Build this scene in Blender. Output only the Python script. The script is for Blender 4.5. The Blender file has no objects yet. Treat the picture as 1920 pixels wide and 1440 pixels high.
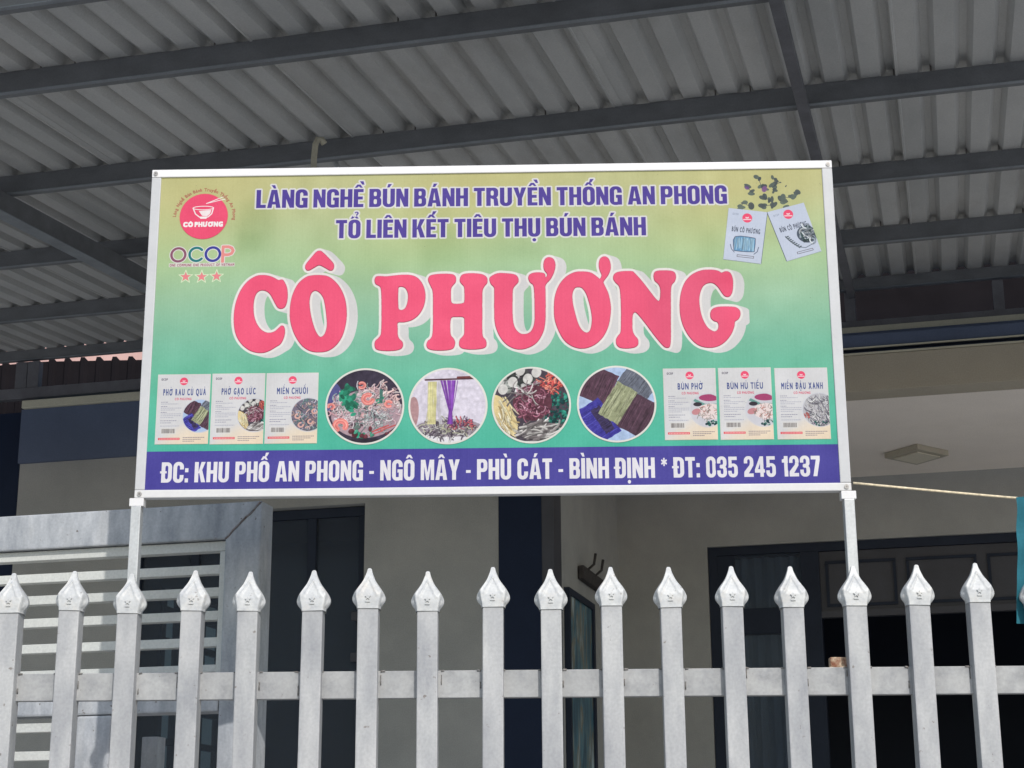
import bpy, bmesh, math, random
import numpy as np
from mathutils import Vector, Matrix
from mathutils.geometry import tessellate_polygon

random.seed(7)
rng = np.random.default_rng(11)
sc = bpy.context.scene
COL = sc.collection

# ------------------------------------------------------------------ camera
PITCH, ROLL = math.radians(15.72), math.radians(-0.34)
fwd = Vector((0, math.cos(PITCH), math.sin(PITCH)))
r0 = Vector((1, 0, 0)); u0 = r0.cross(fwd)
cr = r0 * math.cos(ROLL) + u0 * math.sin(ROLL)
cu = -r0 * math.sin(ROLL) + u0 * math.cos(ROLL)
cam_data = bpy.data.cameras.new('camera')
cam = bpy.data.objects.new('camera', cam_data); COL.objects.link(cam)
cam.matrix_world = Matrix(((cr.x, cu.x, -fwd.x, 0), (cr.y, cu.y, -fwd.y, 0), (cr.z, cu.z, -fwd.z, 1.6), (0, 0, 0, 1)))
cam_data.sensor_width = 36.0
cam_data.lens = 36.0 * 3200.0 / 1920.0
cam_data.clip_start = 0.05
cam_data.clip_end = 2000.0
sc.camera = cam

# ------------------------------------------------------------------ light
SUN = Vector((0.33, -1.0, 0.85)).normalized()
elev = math.asin(SUN.z)
world = bpy.data.worlds.new('World'); sc.world = world
world.use_nodes = True
wn = world.node_tree.nodes; wl = world.node_tree.links
bg = wn['Background']
sky = wn.new('ShaderNodeTexSky'); sky.sky_type = 'NISHITA'; sky.sun_disc = False
sky.sun_elevation = elev
sky.sun_rotation = math.atan2(SUN.x, SUN.y)
sky.air_density = 1.3; sky.dust_density = 1.2; sky.ozone_density = 1.0
wl.new(sky.outputs[0], bg.inputs[0]); bg.inputs[1].default_value = 0.15
sl = bpy.data.lights.new('sun', 'SUN'); sl.energy = 2.8; sl.angle = math.radians(0.55); sl.color = (1.0, 0.972, 0.935)
so = bpy.data.objects.new('sun', sl); COL.objects.link(so)
so.rotation_euler = SUN.to_track_quat('Z', 'Y').to_euler()
so.location = (3, -10, 12)
sc.view_settings.view_transform = 'Standard'; sc.view_settings.look = 'None'
sc.view_settings.exposure = 0.0; sc.view_settings.gamma = 1.0
sc.view_settings.use_curve_mapping = False
sc.render.engine = 'CYCLES'
sc.cycles.use_denoising = True
sc.cycles.max_bounces = 8; sc.cycles.diffuse_bounces = 5

# ------------------------------------------------------------------ materials
def srgb(r, g, b):
    f = lambda c: (c / 255.0) / 12.92 if c <= 10 else ((c / 255.0 + 0.055) / 1.055) ** 2.4
    return (f(r), f(g), f(b), 1.0)

def mat(name, col, rough=0.6, metal=0.0, var=0.12, scale=6.0, bump=0.0, bscale=60.0, col2=None,
        streak=(1, 1, 1), spec=0.4, stain=None, stain_amt=0.0, stain_scale=3.0, grain=140, gamp=.35, rand=.08, speck=0.0):
    """procedural paint / metal / plaster: two noises mottling the base colour, optional stains and relief"""
    m = bpy.data.materials.new(name); m.use_nodes = True
    nt = m.node_tree; N = nt.nodes; L = nt.links
    b = N['Principled BSDF']
    b.inputs['Roughness'].default_value = rough; b.inputs['Metallic'].default_value = metal
    b.inputs['Specular IOR Level'].default_value = spec
    tc = N.new('ShaderNodeTexCoord'); mp = N.new('ShaderNodeMapping')
    mp.inputs['Scale'].default_value = streak
    geo = N.new('ShaderNodeObjectInfo')
    add = N.new('ShaderNodeVectorMath'); add.operation = 'ADD'
    mul = N.new('ShaderNodeVectorMath'); mul.operation = 'SCALE'; mul.inputs['Scale'].default_value = 7.3
    L.new(geo.outputs['Location'], mul.inputs[0])
    L.new(tc.outputs['Object'], add.inputs[0]); L.new(mul.outputs[0], add.inputs[1])
    L.new(add.outputs[0], mp.inputs[0])
    n1 = N.new('ShaderNodeTexNoise'); n1.inputs['Scale'].default_value = scale
    n1.inputs['Detail'].default_value = 6; n1.inputs['Roughness'].default_value = 0.62
    L.new(mp.outputs[0], n1.inputs['Vector'])
    cr_ = N.new('ShaderNodeValToRGB')
    c = np.array(col[:3]); c2 = np.array(col2[:3]) if col2 else c
    cr_.color_ramp.elements[0].position = 0.3; cr_.color_ramp.elements[1].position = 0.7
    cr_.color_ramp.elements[0].color = (*(c2 * (1 - var)), 1); cr_.color_ramp.elements[1].color = (*np.minimum(c * (1 + var * .6), .95), 1)
    L.new(n1.outputs['Fac'], cr_.inputs[0])
    out = cr_.outputs[0]
    if stain:
        n2 = N.new('ShaderNodeTexNoise'); n2.inputs['Scale'].default_value = stain_scale; n2.inputs['Detail'].default_value = 8
        n2.inputs['Roughness'].default_value = 0.7
        L.new(mp.outputs[0], n2.inputs['Vector'])
        r2 = N.new('ShaderNodeValToRGB'); r2.color_ramp.elements[0].position = 0.52; r2.color_ramp.elements[1].position = 0.72
        r2.color_ramp.elements[0].color = (0, 0, 0, 1); r2.color_ramp.elements[1].color = (stain_amt,) * 3 + (1,)
        L.new(n2.outputs['Fac'], r2.inputs[0])
        mx = N.new('ShaderNodeMixRGB'); mx.inputs[2].default_value = stain
        L.new(r2.outputs[0], mx.inputs[0]); L.new(out, mx.inputs[1]); out = mx.outputs[0]
    g = N.new('ShaderNodeTexNoise'); g.inputs['Scale'].default_value = grain; g.inputs['Detail'].default_value = 2
    L.new(tc.outputs['Object'], g.inputs['Vector'])
    m1 = N.new('ShaderNodeMath'); m1.operation = 'MULTIPLY_ADD'; m1.inputs[1].default_value = gamp; m1.inputs[2].default_value = 1 - gamp / 2
    L.new(g.outputs['Fac'], m1.inputs[0])
    m2 = N.new('ShaderNodeMath'); m2.operation = 'MULTIPLY_ADD'; m2.inputs[1].default_value = rand; m2.inputs[2].default_value = 1 - rand / 2
    L.new(geo.outputs['Random'], m2.inputs[0])
    m3 = N.new('ShaderNodeMath'); m3.operation = 'MULTIPLY'; L.new(m1.outputs[0], m3.inputs[0]); L.new(m2.outputs[0], m3.inputs[1])
    sc_ = N.new('ShaderNodeVectorMath'); sc_.operation = 'SCALE'; L.new(out, sc_.inputs[0]); L.new(m3.outputs[0], sc_.inputs['Scale'])
    fin = sc_.outputs[0]
    if speck:
        v1 = N.new('ShaderNodeTexNoise'); v1.inputs['Scale'].default_value = 55; v1.inputs['Detail'].default_value = 3
        L.new(add.outputs[0], v1.inputs['Vector'])
        r3 = N.new('ShaderNodeValToRGB'); r3.color_ramp.elements[0].position = .69; r3.color_ramp.elements[1].position = .74
        r3.color_ramp.elements[0].color = (0, 0, 0, 1); r3.color_ramp.elements[1].color = (speck,) * 3 + (1,)
        L.new(v1.outputs['Fac'], r3.inputs[0])
        m4 = N.new('ShaderNodeMixRGB'); m4.inputs[2].default_value = (.13, .10, .08, 1)
        L.new(r3.outputs[0], m4.inputs[0]); L.new(fin, m4.inputs[1]); fin = m4.outputs[0]
    L.new(fin, b.inputs['Base Color'])
    if bump:
        n3 = N.new('ShaderNodeTexNoise'); n3.inputs['Scale'].default_value = bscale; n3.inputs['Detail'].default_value = 4
        L.new(mp.outputs[0], n3.inputs['Vector'])
        bp = N.new('ShaderNodeBump'); bp.inputs['Strength'].default_value = bump; bp.inputs['Distance'].default_value = 0.002
        L.new(n3.outputs['Fac'], bp.inputs['Height']); L.new(bp.outputs[0], b.inputs['Normal'])
    return m

M = {}
M['picket'] = mat('picket_paint', (.405, .402, .398, 1), .5, 0, .24, 12, .15, 40, col2=(.345, .352, .372, 1), streak=(1, 1, .35), stain=(.50, .50, .485, 1), stain_amt=.75, stain_scale=5, speck=.7)
M['cap'] = mat('cap_paint', (.56, .56, .545, 1), .42, 0, .12, 30, .2, 90, col2=(.49, .50, .51, 1), stain=(.62, .54, .44, 1), stain_amt=.35, stain_scale=22, speck=.5)
M['rail'] = mat('rail_paint', (.365, .365, .36, 1), .5, 0, .26, 18, .15, 50, col2=(.33, .335, .345, 1), stain=(.24, .24, .24, 1), stain_amt=.5, stain_scale=9, speck=.8)
M['gate'] = mat('gate_paint', (.45, .46, .475, 1), .5, 0, .22, 14, .15, 50, col2=(.36, .38, .41, 1), streak=(1.6, 1.6, .5), stain=(.55, .54, .52, 1), stain_amt=.5, stain_scale=6, speck=.8)
M['white_bar'] = mat('white_bar_paint', (.60, .605, .57, 1), .5, 0, .07, 8)
M['frame_side'] = mat('white_frame_wrap_side_shade', (.49, .49, .495, 1), .45, 0, .06, 12, .2, 25, gamp=.10)  # same white wrap, the side rails' dimmer light put into the colour
M['frame_low'] = mat('white_frame_wrap_low_shade', (.63, .62, .61, 1), .45, 0, .05, 12, .2, 25, gamp=.10)  # same white wrap, darkened for the weaker light on the bottom rail
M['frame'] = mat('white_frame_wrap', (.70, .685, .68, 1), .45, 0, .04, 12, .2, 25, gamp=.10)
M['post'] = mat('galvanised_post', (.50, .51, .51, 1), .42, .25, .16, 25, streak=(1, 1, .25))
M['screwhead'] = mat('screw_head_steel', (.42, .40, .38, 1), .4, .3, .3, 80)
M['screw'] = mat('screw_head', (.25, .23, .22, 1), .4, .6, .3, 80)
M['sheet'] = mat('zinc_sheet', (.50, .495, .48, 1), .5, .1, .10, 2.2, .1, 30, col2=(.42, .425, .42, 1), streak=(1, .35, 1), stain=(.33, .31, .29, 1), stain_amt=.6, stain_scale=1.6)
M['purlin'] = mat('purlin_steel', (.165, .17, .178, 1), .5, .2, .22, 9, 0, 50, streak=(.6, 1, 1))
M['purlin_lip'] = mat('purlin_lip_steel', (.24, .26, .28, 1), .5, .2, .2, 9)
M['truss'] = mat('truss_steel', (.15, .15, .165, 1), .5, .2, .2, 9)
M['wall'] = mat('wall_plaster', (.345, .345, .335, 1), .85, 0, .08, 3, .25, 120, spec=.2, col2=(.32, .325, .315, 1), stain=(.44, .43, .41, 1), stain_amt=.35, stain_scale=1.1)
M['band'] = mat('band_paint', (.095, .12, .185, 1), .7, 0, .1, 3, spec=.2)
M['cream'] = mat('cream_trim', (.50, .48, .38, 1), .7, 0, .08, 6)
M['beam'] = mat('porch_beam_paint', (.40, .36, .29, 1), .8, 0, .05, 4, spec=.2)
M['ceil'] = mat('porch_ceiling_paint', (.80, .73, .66, 1), .8, 0, .05, 2, spec=.2, stain=(.66, .60, .52, 1), stain_amt=.4, stain_scale=.9)
M['dark'] = mat('dark_joinery', (.021, .028, .046, 1), .5, 0, .15, 5, spec=.15)
M['dark2'] = mat('dark_joinery_worn', (.05, .052, .065, 1), .5, 0, .15, 5)
M['clad'] = mat('cladding_paint', (.014, .012, .014, 1), .9, 0, .2, 5, spec=.05)
M['tile'] = mat('navy_tile', (.013, .021, .046, 1), .5, 0, .1, 5, spec=.12)
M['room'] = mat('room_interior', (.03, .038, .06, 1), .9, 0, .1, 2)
M['curtain'] = mat('curtain_cloth', (.42, .45, .42, 1), .9, 0, .2, 5, streak=(3, 3, .4))
M['pink'] = mat('pink_wall', (.66, .42, .38, 1), .85, 0, .12, 3)
M['ground'] = mat('street_concrete', (.46, .455, .44, 1), .85, 0, .15, .7)
M['yard'] = mat('yard_concrete', (.55, .54, .52, 1), .85, 0, .12, .9)
M['rope'] = mat('rope_fibre', (.78, .66, .46, 1), .8, 0, .3, 90)
M['cloth'] = mat('teal_cloth', (.014, .125, .165, 1), .85, 0, .2, 12, streak=(3, 3, .6))
M['conduit'] = mat('conduit_plastic', (.42, .39, .30, 1), .5, 0, .15, 20)
M['lamp'] = mat('lamp_cover', (.62, .57, .46, 1), .5, 0, .05, 10)
M['lampring'] = mat('lamp_trim', (.42, .38, .30, 1), .5, 0, .05, 10)
M['rust'] = mat('rusty_steel', (.55, .45, .32, 1), .7, 0, .3, 60, col2=(.22, .07, .03, 1), stain=(.25, .09, .05, 1), stain_amt=.9, stain_scale=45)
M['bracket'] = mat('bracket_wood', (.05, .045, .045, 1), .8, 0, .4, 40)
M['pane_green'] = mat('frosted_pane', (.50, .66, .60, 1), .6, 0, .1, 6)
def translucent(name, col):
    m = bpy.data.materials.new(name); m.use_nodes = True
    N = m.node_tree.nodes; L = m.node_tree.links
    t = N.new('ShaderNodeBsdfTranslucent'); t.inputs[0].default_value = col
    mx = N.new('ShaderNodeMixShader'); mx.inputs[0].default_value = .7
    L.new(N['Principled BSDF'].outputs[0], mx.inputs[1]); L.new(t.outputs[0], mx.inputs[2])
    N['Principled BSDF'].inputs['Base Color'].default_value = col
    L.new(mx.outputs[0], N['Material Output'].inputs[0]); return m
M['pane_green'] = translucent('frosted_pane', (.72, .88, .82, 1))
M['weld_grey'] = mat('weld_bead_grey', (.22, .21, .20, 1), .6, 0, .4, 60, stain=(.16, .08, .05, 1), stain_amt=.7, stain_scale=30)
M['weld'] = mat('weld_bead_rusty', (.34, .33, .33, 1), .7, 0, .3, 60, col2=(.17, .11, .08, 1), stain=(.20, .10, .06, 1), stain_amt=.9, stain_scale=30)
M['base'] = mat('fence_base_render', (.4, .39, .37, 1), .85, 0, .15, 3)

def glass(name, col, rough=.06):
    m = bpy.data.materials.new(name); m.use_nodes = True
    b = m.node_tree.nodes['Principled BSDF']
    b.inputs['Base Color'].default_value = col; b.inputs['Roughness'].default_value = rough
    b.inputs['Transmission Weight'].default_value = .9; b.inputs['IOR'].default_value = 1.12
    n = m.node_tree.nodes.new('ShaderNodeTexNoise'); n.inputs['Scale'].default_value = 3
    bp = m.node_tree.nodes.new('ShaderNodeBump'); bp.inputs['Strength'].default_value = .03
    m.node_tree.links.new(n.outputs['Fac'], bp.inputs['Height']); m.node_tree.links.new(bp.outputs[0], b.inputs['Normal'])
    return m
M['glass'] = glass('tinted_glass', (.34, .40, .50, 1))

# ------------------------------------------------------------------ mesh helpers
HOUSE_ROT, SIGN_ROT = -math.radians(14.37), -math.radians(1.2)

class MB:
    def __init__(s): s.v = []; s.f = []
    def box(s, x0, x1, y0, y1, z0, z1):
        n = len(s.v)
        s.v += [(x0, y0, z0), (x1, y0, z0), (x1, y1, z0), (x0, y1, z0), (x0, y0, z1), (x1, y0, z1), (x1, y1, z1), (x0, y1, z1)]
        s.f += [tuple(n + i for i in q) for q in ((0, 3, 2, 1), (4, 5, 6, 7), (0, 1, 5, 4), (1, 2, 6, 5), (2, 3, 7, 6), (3, 0, 4, 7))]
        return s
    def tube(s, pts, r, seg=8):
        n0 = len(s.v); P = [Vector(p) for p in pts]
        for i, p in enumerate(P):
            d = (P[min(i + 1, len(P) - 1)] - P[max(i - 1, 0)]).normalized()
            a = d.cross(Vector((0, 0, 1)))
            if a.length < 1e-3: a = d.cross(Vector((0, 1, 0)))
            a.normalize(); b = d.cross(a)
            for k in range(seg):
                t = 2 * math.pi * k / seg
                s.v.append(tuple(p + a * (r * math.cos(t)) + b * (r * math.sin(t))))
        for i in range(len(P) - 1):
            for k in range(seg):
                k2 = (k + 1) % seg
                s.f.append((n0 + i * seg + k, n0 + i * seg + k2, n0 + (i + 1) * seg + k2, n0 + (i + 1) * seg + k))
        s.f.append(tuple(n0 + k for k in range(seg))[::-1]); s.f.append(tuple(n0 + (len(P) - 1) * seg + k for k in range(seg)))
        return s
    def prism(s, loop, y0, y1):
        """outline in the x-z plane pushed from y0 to y1"""
        n = len(s.v); k = len(loop)
        s.v += [(x, y0, z) for x, z in loop] + [(x, y1, z) for x, z in loop]
        s.f.append(tuple(range(n, n + k))); s.f.append(tuple(range(n + k, n + 2 * k))[::-1])
        for i in range(k):
            j = (i + 1) % k; s.f.append((n + i, n + k + i, n + k + j, n + j))
        return s

def mesh_from(mb, name, material, bevel=0, smooth=False, base=(0, 0, 0)):
    me = bpy.data.meshes.new(name)
    me.from_pydata([(x - base[0], y - base[1], z - base[2]) for x, y, z in mb.v], [], mb.f)
    bm = bmesh.new(); bm.from_mesh(me)
    bmesh.ops.recalc_face_normals(bm, faces=bm.faces)
    if bevel:
        bmesh.ops.bevel(bm, geom=list(bm.edges), offset=bevel, segments=2, affect='EDGES', profile=.6)
    if smooth:
        for f in bm.faces: f.smooth = True
    bm.to_mesh(me); bm.free()
    me.materials.append(material)
    return me

def tag(o, label=None, cat=None, group=None, kind=None):
    for k, v in (('label', label), ('category', cat), ('group', group), ('kind', kind)):
        if v: o[k] = v
    return o

def thing(name, label, cat, base, rot=0.0, group=None):
    """Empty at the base of a thing; base is given in the thing's own turned frame (u, v, z)"""
    o = bpy.data.objects.new(name, None); COL.objects.link(o)
    c, s = math.cos(rot), math.sin(rot)
    o.location = (base[0] * c - base[1] * s, base[0] * s + base[1] * c, base[2])
    o.rotation_euler = (0, 0, rot); o.empty_display_size = .2
    o['_b'] = base
    BASES[o.name] = base
    return tag(o, label, cat, group)
BASES = {}

def part(name, mb, material, parent, bevel=0, smooth=False, label=None, kind=None):
    root = parent
    while root.parent: root = root.parent
    me = mesh_from(mb, name, material, bevel, smooth, BASES[root.name])
    o = bpy.data.objects.new(name, me); COL.objects.link(o); o.parent = parent
    return tag(o, label=label, kind=kind)

def single(name, mb, material, label, cat, rot=0.0, base=(0, 0, 0), bevel=0, smooth=False, group=None, kind=None):
    me = mesh_from(mb, name, material, bevel, smooth, base)
    o = bpy.data.objects.new(name, me); COL.objects.link(o)
    c, s = math.cos(rot), math.sin(rot)
    o.location = (base[0] * c - base[1] * s, base[0] * s + base[1] * c, base[2]); o.rotation_euler = (0, 0, rot)
    return tag(o, label, cat, group, kind)

# ------------------------------------------------------------------ ground
single('ground', MB().box(-150, 150, -150, 160, -.3, 0), M['ground'], None, None, kind='structure')
single('yard_floor', MB().box(-20, 20, 4.5, 30, 0.004, .35), M['yard'], None, None, kind='structure')

# ------------------------------------------------------------------ house
H = thing('house', 'grey rendered house with navy bands and a porch behind the fence', 'house', (-2.3, 9.9, .35), HOUSE_ROT)
VF = 9.85                                     # plane of the front block
w = MB()
w.box(-5.06, -3.47, VF, VF + .2, 3.765, 4.165)          # above the wide dark opening
w.box(-5.885, -5.06, VF, VF + .2, .35, 4.165)           # left pier
w.box(-3.47, -2.612, VF, VF + .2, .35, 4.165)           # middle pier
w.box(-9.5, -6.9, VF, VF + .2, .35, 4.165)
part('wall', w, M['wall'], H)
part('side_wall', MB().box(-2.42, -2.27, VF + .2, 11.899, .35, 4.33), M['wall'], H)
bw = MB(); bw.box(-2.42, -1.634, 11.9, 12.1, .35, 4.33); bw.box(-1.634, 3.6, 11.9, 12.1, 3.752, 4.33); bw.box(1.6, 3.6, 11.9, 12.1, .35, 3.751)
part('back_wall', bw, M['wall'], H)
part('navy_pier', MB().box(-2.612, -2.345, VF - .004, VF + .2, .35, 4.165), M['tile'], H)
part('pier_edge', MB().box(-2.345, -2.27, VF, VF + .2, .35, 4.165), M['dark2'], H)
part('navy_band', MB().box(-5.885, -2.27, VF - .03, VF + .2, 4.165, 4.53), M['band'], H)
part('left_bay', MB().box(-6.9, -5.885, VF + .03, VF + .2, .35, 4.53), M['tile'], H)
part('cream_ledge', MB().box(-5.87, -2.3, VF - .06, VF + .2, 4.532, 4.585), M['cream'], H, bevel=.004)
# porch roof edge: beam, gutter, light line, cream strip, ceiling
part('porch_beam', MB().box(-2.27, 3.6, 9.6, 9.8, 4.19, 4.405), M['beam'], H, bevel=.004)
part('beam_drip', MB().box(-2.27, 3.6, 9.585, 9.8, 4.407, 4.415), M['cream'], H)
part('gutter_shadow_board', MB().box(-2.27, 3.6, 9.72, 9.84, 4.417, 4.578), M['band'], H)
part('gutter', MB().box(-2.25, 3.6, 9.62, 9.715, 4.458, 4.535), M['band'], H, bevel=.006)
part('gutter_rim', MB().box(-2.25, 3.6, 9.605, 9.617, 4.446, 4.455), M['cream'], H)
part('cream_strip', MB().box(-2.25, 3.6, 9.77, 9.9, 4.580, 4.628), M['cream'], H)
part('porch_ceiling', MB().box(-2.269, 3.6, 9.801, 11.899, 4.192, 4.30), M['ceil'], H)
part('porch_floor', MB().box(-2.27, 3.6, 9.6, 11.9, .352, .6), M['yard'], H)
# wide opening with dark doors
D = part('folding_door', MB().box(-5.055, -3.475, VF + .10, VF + .12, .40, .55), M['dark'], H)
fr = MB()
for x in (-5.055, -4.66, -4.265, -3.87, -3.53):
    fr.box(x, x + .055, VF + .07, VF + .12, .551, 3.70)
fr.box(-5.055, -3.475, VF + .07, VF + .12, 3.702, 3.76)
part('door_frame', fr, M['dark'], D)
for i, x in enumerate((-5.0, -4.605, -4.21, -3.815)):
    x1 = x + (.34 if i < 3 else .285)
    part('pane', MB().box(x, x1, VF + .09, VF + .098, .551, 3.70), M['glass'], D)
for z in (3.045, 2.795):
    part('door_latch', MB().box(-3.565, -3.503, VF + .045, VF + .068, z, z + .055), M['dark2'], D, bevel=.004)
# room behind the folding door
WV0 = 11.1
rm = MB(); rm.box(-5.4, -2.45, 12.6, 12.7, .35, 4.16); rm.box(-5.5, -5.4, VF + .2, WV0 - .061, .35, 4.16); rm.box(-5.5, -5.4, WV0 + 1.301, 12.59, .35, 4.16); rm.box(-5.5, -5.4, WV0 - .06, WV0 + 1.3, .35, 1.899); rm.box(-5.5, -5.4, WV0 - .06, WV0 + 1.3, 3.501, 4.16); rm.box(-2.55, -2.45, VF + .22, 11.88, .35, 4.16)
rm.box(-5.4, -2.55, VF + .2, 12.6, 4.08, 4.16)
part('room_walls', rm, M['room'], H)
# glazed window in the left wall of that room, daylight behind its frosted panes
lw = part('inner_window', MB().box(-5.46, -5.38, WV0 - .06, WV0, 1.9, 3.5), M['dark'], H)
gb = MB()
for v in (WV0 + .25, WV0 + .62, WV0 + 1.0): gb.box(-5.45, -5.385, v, v + .06, 1.9, 3.5)
for z in (2.0, 2.22, 2.42, 2.66, 2.88, 3.12, 3.34): gb.box(-5.44, -5.40, WV0, WV0 + 1.3, z, z + .045)
part('lattice', gb, M['dark'], lw)
part('frosted_pane', MB().box(-5.455, -5.45, WV0, WV0 + 1.3, 1.9, 3.5), M['pane_green'], lw)
# porch door unit in the back wall
V2 = 11.9
D = part('glazed_door_unit', MB().box(-1.63, -1.57, V2 + .03, V2 + .1, .6, 3.75), M['dark'], H)
fr = MB()
fr.box(-1.57, 1.6, V2 + .03, V2 + .1, 3.69, 3.75)
fr.box(-1.57, -.93, V2 + .032, V2 + .1, 3.13, 3.31)
fr.box(-.985, -.86, V2 + .025, V2 + .1, .6, 3.688)
fr.box(-1.57, -1.44, V2 + .035, V2 + .1, .6, 3.128)
fr.box(-1.57, -1.45, V2 + .035, V2 + .1, 3.312, 3.688)
part('door_frame', fr, M['dark'], D)
tr = MB(); tr.box(-.86, 1.6, V2 + .03, V2 + .09, 3.225, 3.27); tr.box(-.86, 1.6, V2 + .06, V2 + .09, 3.272, 3.688)
part('transom_panel', tr, M['dark2'], D)
tr = MB()
for x0, x1 in ((-.82, -.34), (-.27, .20), (.27, .74), (.82, 1.3)):
    tr.box(x0, x1, V2 + .045, V2 + .058, 3.30, 3.32); tr.box(x0, x1, V2 + .045, V2 + .058, 3.60, 3.62)
    tr.box(x0, x0 + .02, V2 + .045, V2 + .058, 3.322, 3.598); tr.box(x1 - .02, x1, V2 + .045, V2 + .058, 3.322, 3.598)
part('transom_moulding', tr, M['dark'], D)
part('pane', MB().box(-1.45, -.985, V2 + .05, V2 + .056, 3.312, 3.688), M['glass'], D)
part('pane', MB().box(-1.44, -.985, V2 + .05, V2 + .056, .6, 3.128), M['glass'], D)
cm = MB(); nx = 60
for i in range(nx + 1):
    x = -1.46 + .5 * i / nx
    y = V2 + .14 + .022 * math.sin(i * .62) + .008 * math.sin(i * 1.7 + 1)
    cm.v += [(x, y, .6), (x, y, 3.68)]
for i in range(nx): cm.f.append((2 * i, 2 * i + 2, 2 * i + 3, 2 * i + 1))
part('curtain', cm, M['curtain'], D, smooth=True)
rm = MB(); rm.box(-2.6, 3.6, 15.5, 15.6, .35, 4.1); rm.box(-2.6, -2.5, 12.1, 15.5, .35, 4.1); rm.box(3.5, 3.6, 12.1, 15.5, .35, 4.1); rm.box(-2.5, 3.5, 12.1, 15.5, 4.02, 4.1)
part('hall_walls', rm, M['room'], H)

# ------------------------------------------------------------------ things on the porch
P = thing('glass_picture', 'tall framed glass picture of a waterfall in blue and white, on the porch side wall', 'picture', (-2.27, 10.5, 1.6), HOUSE_ROT)
fr = MB(); fr.box(-2.268, -2.235, 10.10, 10.14, 1.55, 3.225); fr.box(-2.268, -2.235, 10.82, 10.87, 1.55, 3.225); fr.box(-2.268, -2.235, 10.14, 10.82, 3.185, 3.225); fr.box(-2.268, -2.235, 10.14, 10.82, 1.55, 1.59)
part('picture_frame', fr, M['dark'], P)
def picture_mat():
    m = bpy.data.materials.new('waterfall_print'); m.use_nodes = True
    N = m.node_tree.nodes; L = m.node_tree.links; b = N['Principled BSDF']; b.inputs['Roughness'].default_value = .35
    tc = N.new('ShaderNodeTexCoord'); mp = N.new('ShaderNodeMapping'); mp.inputs['Scale'].default_value = (1, 7, 1.6)
    L.new(tc.outputs['Object'], mp.inputs[0])
    n = N.new('ShaderNodeTexNoise'); n.inputs['Scale'].default_value = 1.6; n.inputs['Detail'].default_value = 7; n.inputs['Distortion'].default_value = .6
    L.new(mp.outputs[0], n.inputs['Vector'])
    r = N.new('ShaderNodeValToRGB'); e = r.color_ramp.elements
    e[0].position = .3; e[0].color = (.02, .05, .08, 1); e[1].position = .7; e[1].color = (.45, .55, .58, 1)
    for p, c in ((.42, (.03, .09, .13, 1)), (.5, (.08, .20, .26, 1)), (.56, (.16, .13, .07, 1)), (.63, (.26, .33, .35, 1))):
        q = e.new(p); q.color = c
    L.new(n.outputs['Fac'], r.inputs[0]); L.new(r.outputs[0], b.inputs['Base Color'])
    return m
part('picture_panel', MB().box(-2.266, -2.25, 10.14, 10.82, 1.59, 3.185), picture_mat(), P)

B = thing('coat_rack', 'dark wooden coat rack with upright pegs, on the porch side wall above the picture', 'coat rack', (-2.27, 10.9, 3.37), HOUSE_ROT)
part('backboard', MB().box(-2.268, -2.225, 10.5, 11.22, 3.335, 3.425), M['bracket'], B, bevel=.01)
for v, dz in ((10.62, 0), (10.86, 0), (11.12, 0)):
    part('peg', MB().tube([(-2.23, v, 3.41), (-2.19, v + .02, 3.45), (-2.18, v + .03, 3.52)], .009, 6), M['bracket'], B)

Lp = thing('ceiling_lamp', 'flat square lamp fixed to the porch ceiling', 'lamp', (-.14, 11.23, 4.17), HOUSE_ROT)
def quad_box(c, z0, z1, k=1.0):
    cx = sum(p[0] for p in c) / 4; cy = sum(p[1] for p in c) / 4
    q = [(cx + (x - cx) * k, cy + (y - cy) * k) for x, y in c]
    m = MB(); m.v = [(x, y, z0) for x, y in q] + [(x, y, z1) for x, y in q]
    m.f = [(0, 1, 2, 3), (7, 6, 5, 4)] + [(i, i + 4, (i + 1) % 4 + 4, (i + 1) % 4) for i in range(4)]
    return m
LC = [(-.345, 11.20), (-.126, 10.99), (.066, 11.24), (-.146, 11.46)]
part('lamp_trim', quad_box(LC, 4.155, 4.1905), M['lampring'], Lp, bevel=.003)
part('lamp_cover', quad_box(LC, 4.148, 4.1535, .72), M['lamp'], Lp)

# neighbour's wall and cladding glimpsed over the house
single('pink_building', MB().box(-14, -3.5, 13.6, 16, 0, 6.6), M['pink'], 'pink rendered wall in full sun glimpsed over the house below the canopy', 'building', HOUSE_ROT, (-8.7, 14, 0))
def corr_profile(u0, n, pitch, rib_h, pan, top):
    """one corrugated sheet across u, as (u, h) pairs: flat pan, slope up, rib top, slope down"""
    out = []
    for i in range(n):
        a = u0 + i * pitch; sl_ = (pitch - pan - top) / 2
        out += [(a, 0), (a + pan, 0), (a + pan + sl_, rib_h), (a + pan + sl_ + top, rib_h)]
    out.append((u0 + n * pitch, 0))
    return out
cl = MB()
prof = corr_profile(-7.6, 29, .125, -.02, .06, .03)
k = len(prof)
for u, h in prof:
    # scalloped upper edge: sheet laps dip between the ribs
    cl.v += [(u, 10.6 + h, 4.2), (u, 10.6 + h, 5.112 - .062 * max(0, u + 6.2) + (.022 if h else 0))]
for i in range(k - 1): cl.f.append((2 * i, 2 * i + 2, 2 * i + 3, 2 * i + 1))
single('cladding_sheet', cl, M['clad'], 'dark corrugated cladding with a scalloped top edge under the canopy, pink wall beyond', 'cladding', HOUSE_ROT, (-6, 10.6, 4.2))
single('gap_shade_sheet', MB().box(-3.97, 3.6, 10.5, 10.56, 4.32, 5.3), M['clad'], 'dark sheet standing in for the shade in the gap between the canopy and the porch roof', 'shade sheet', HOUSE_ROT, (0, 10.5, 4.32))  # near-black sheet added in place of the shade in the open gap

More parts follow.
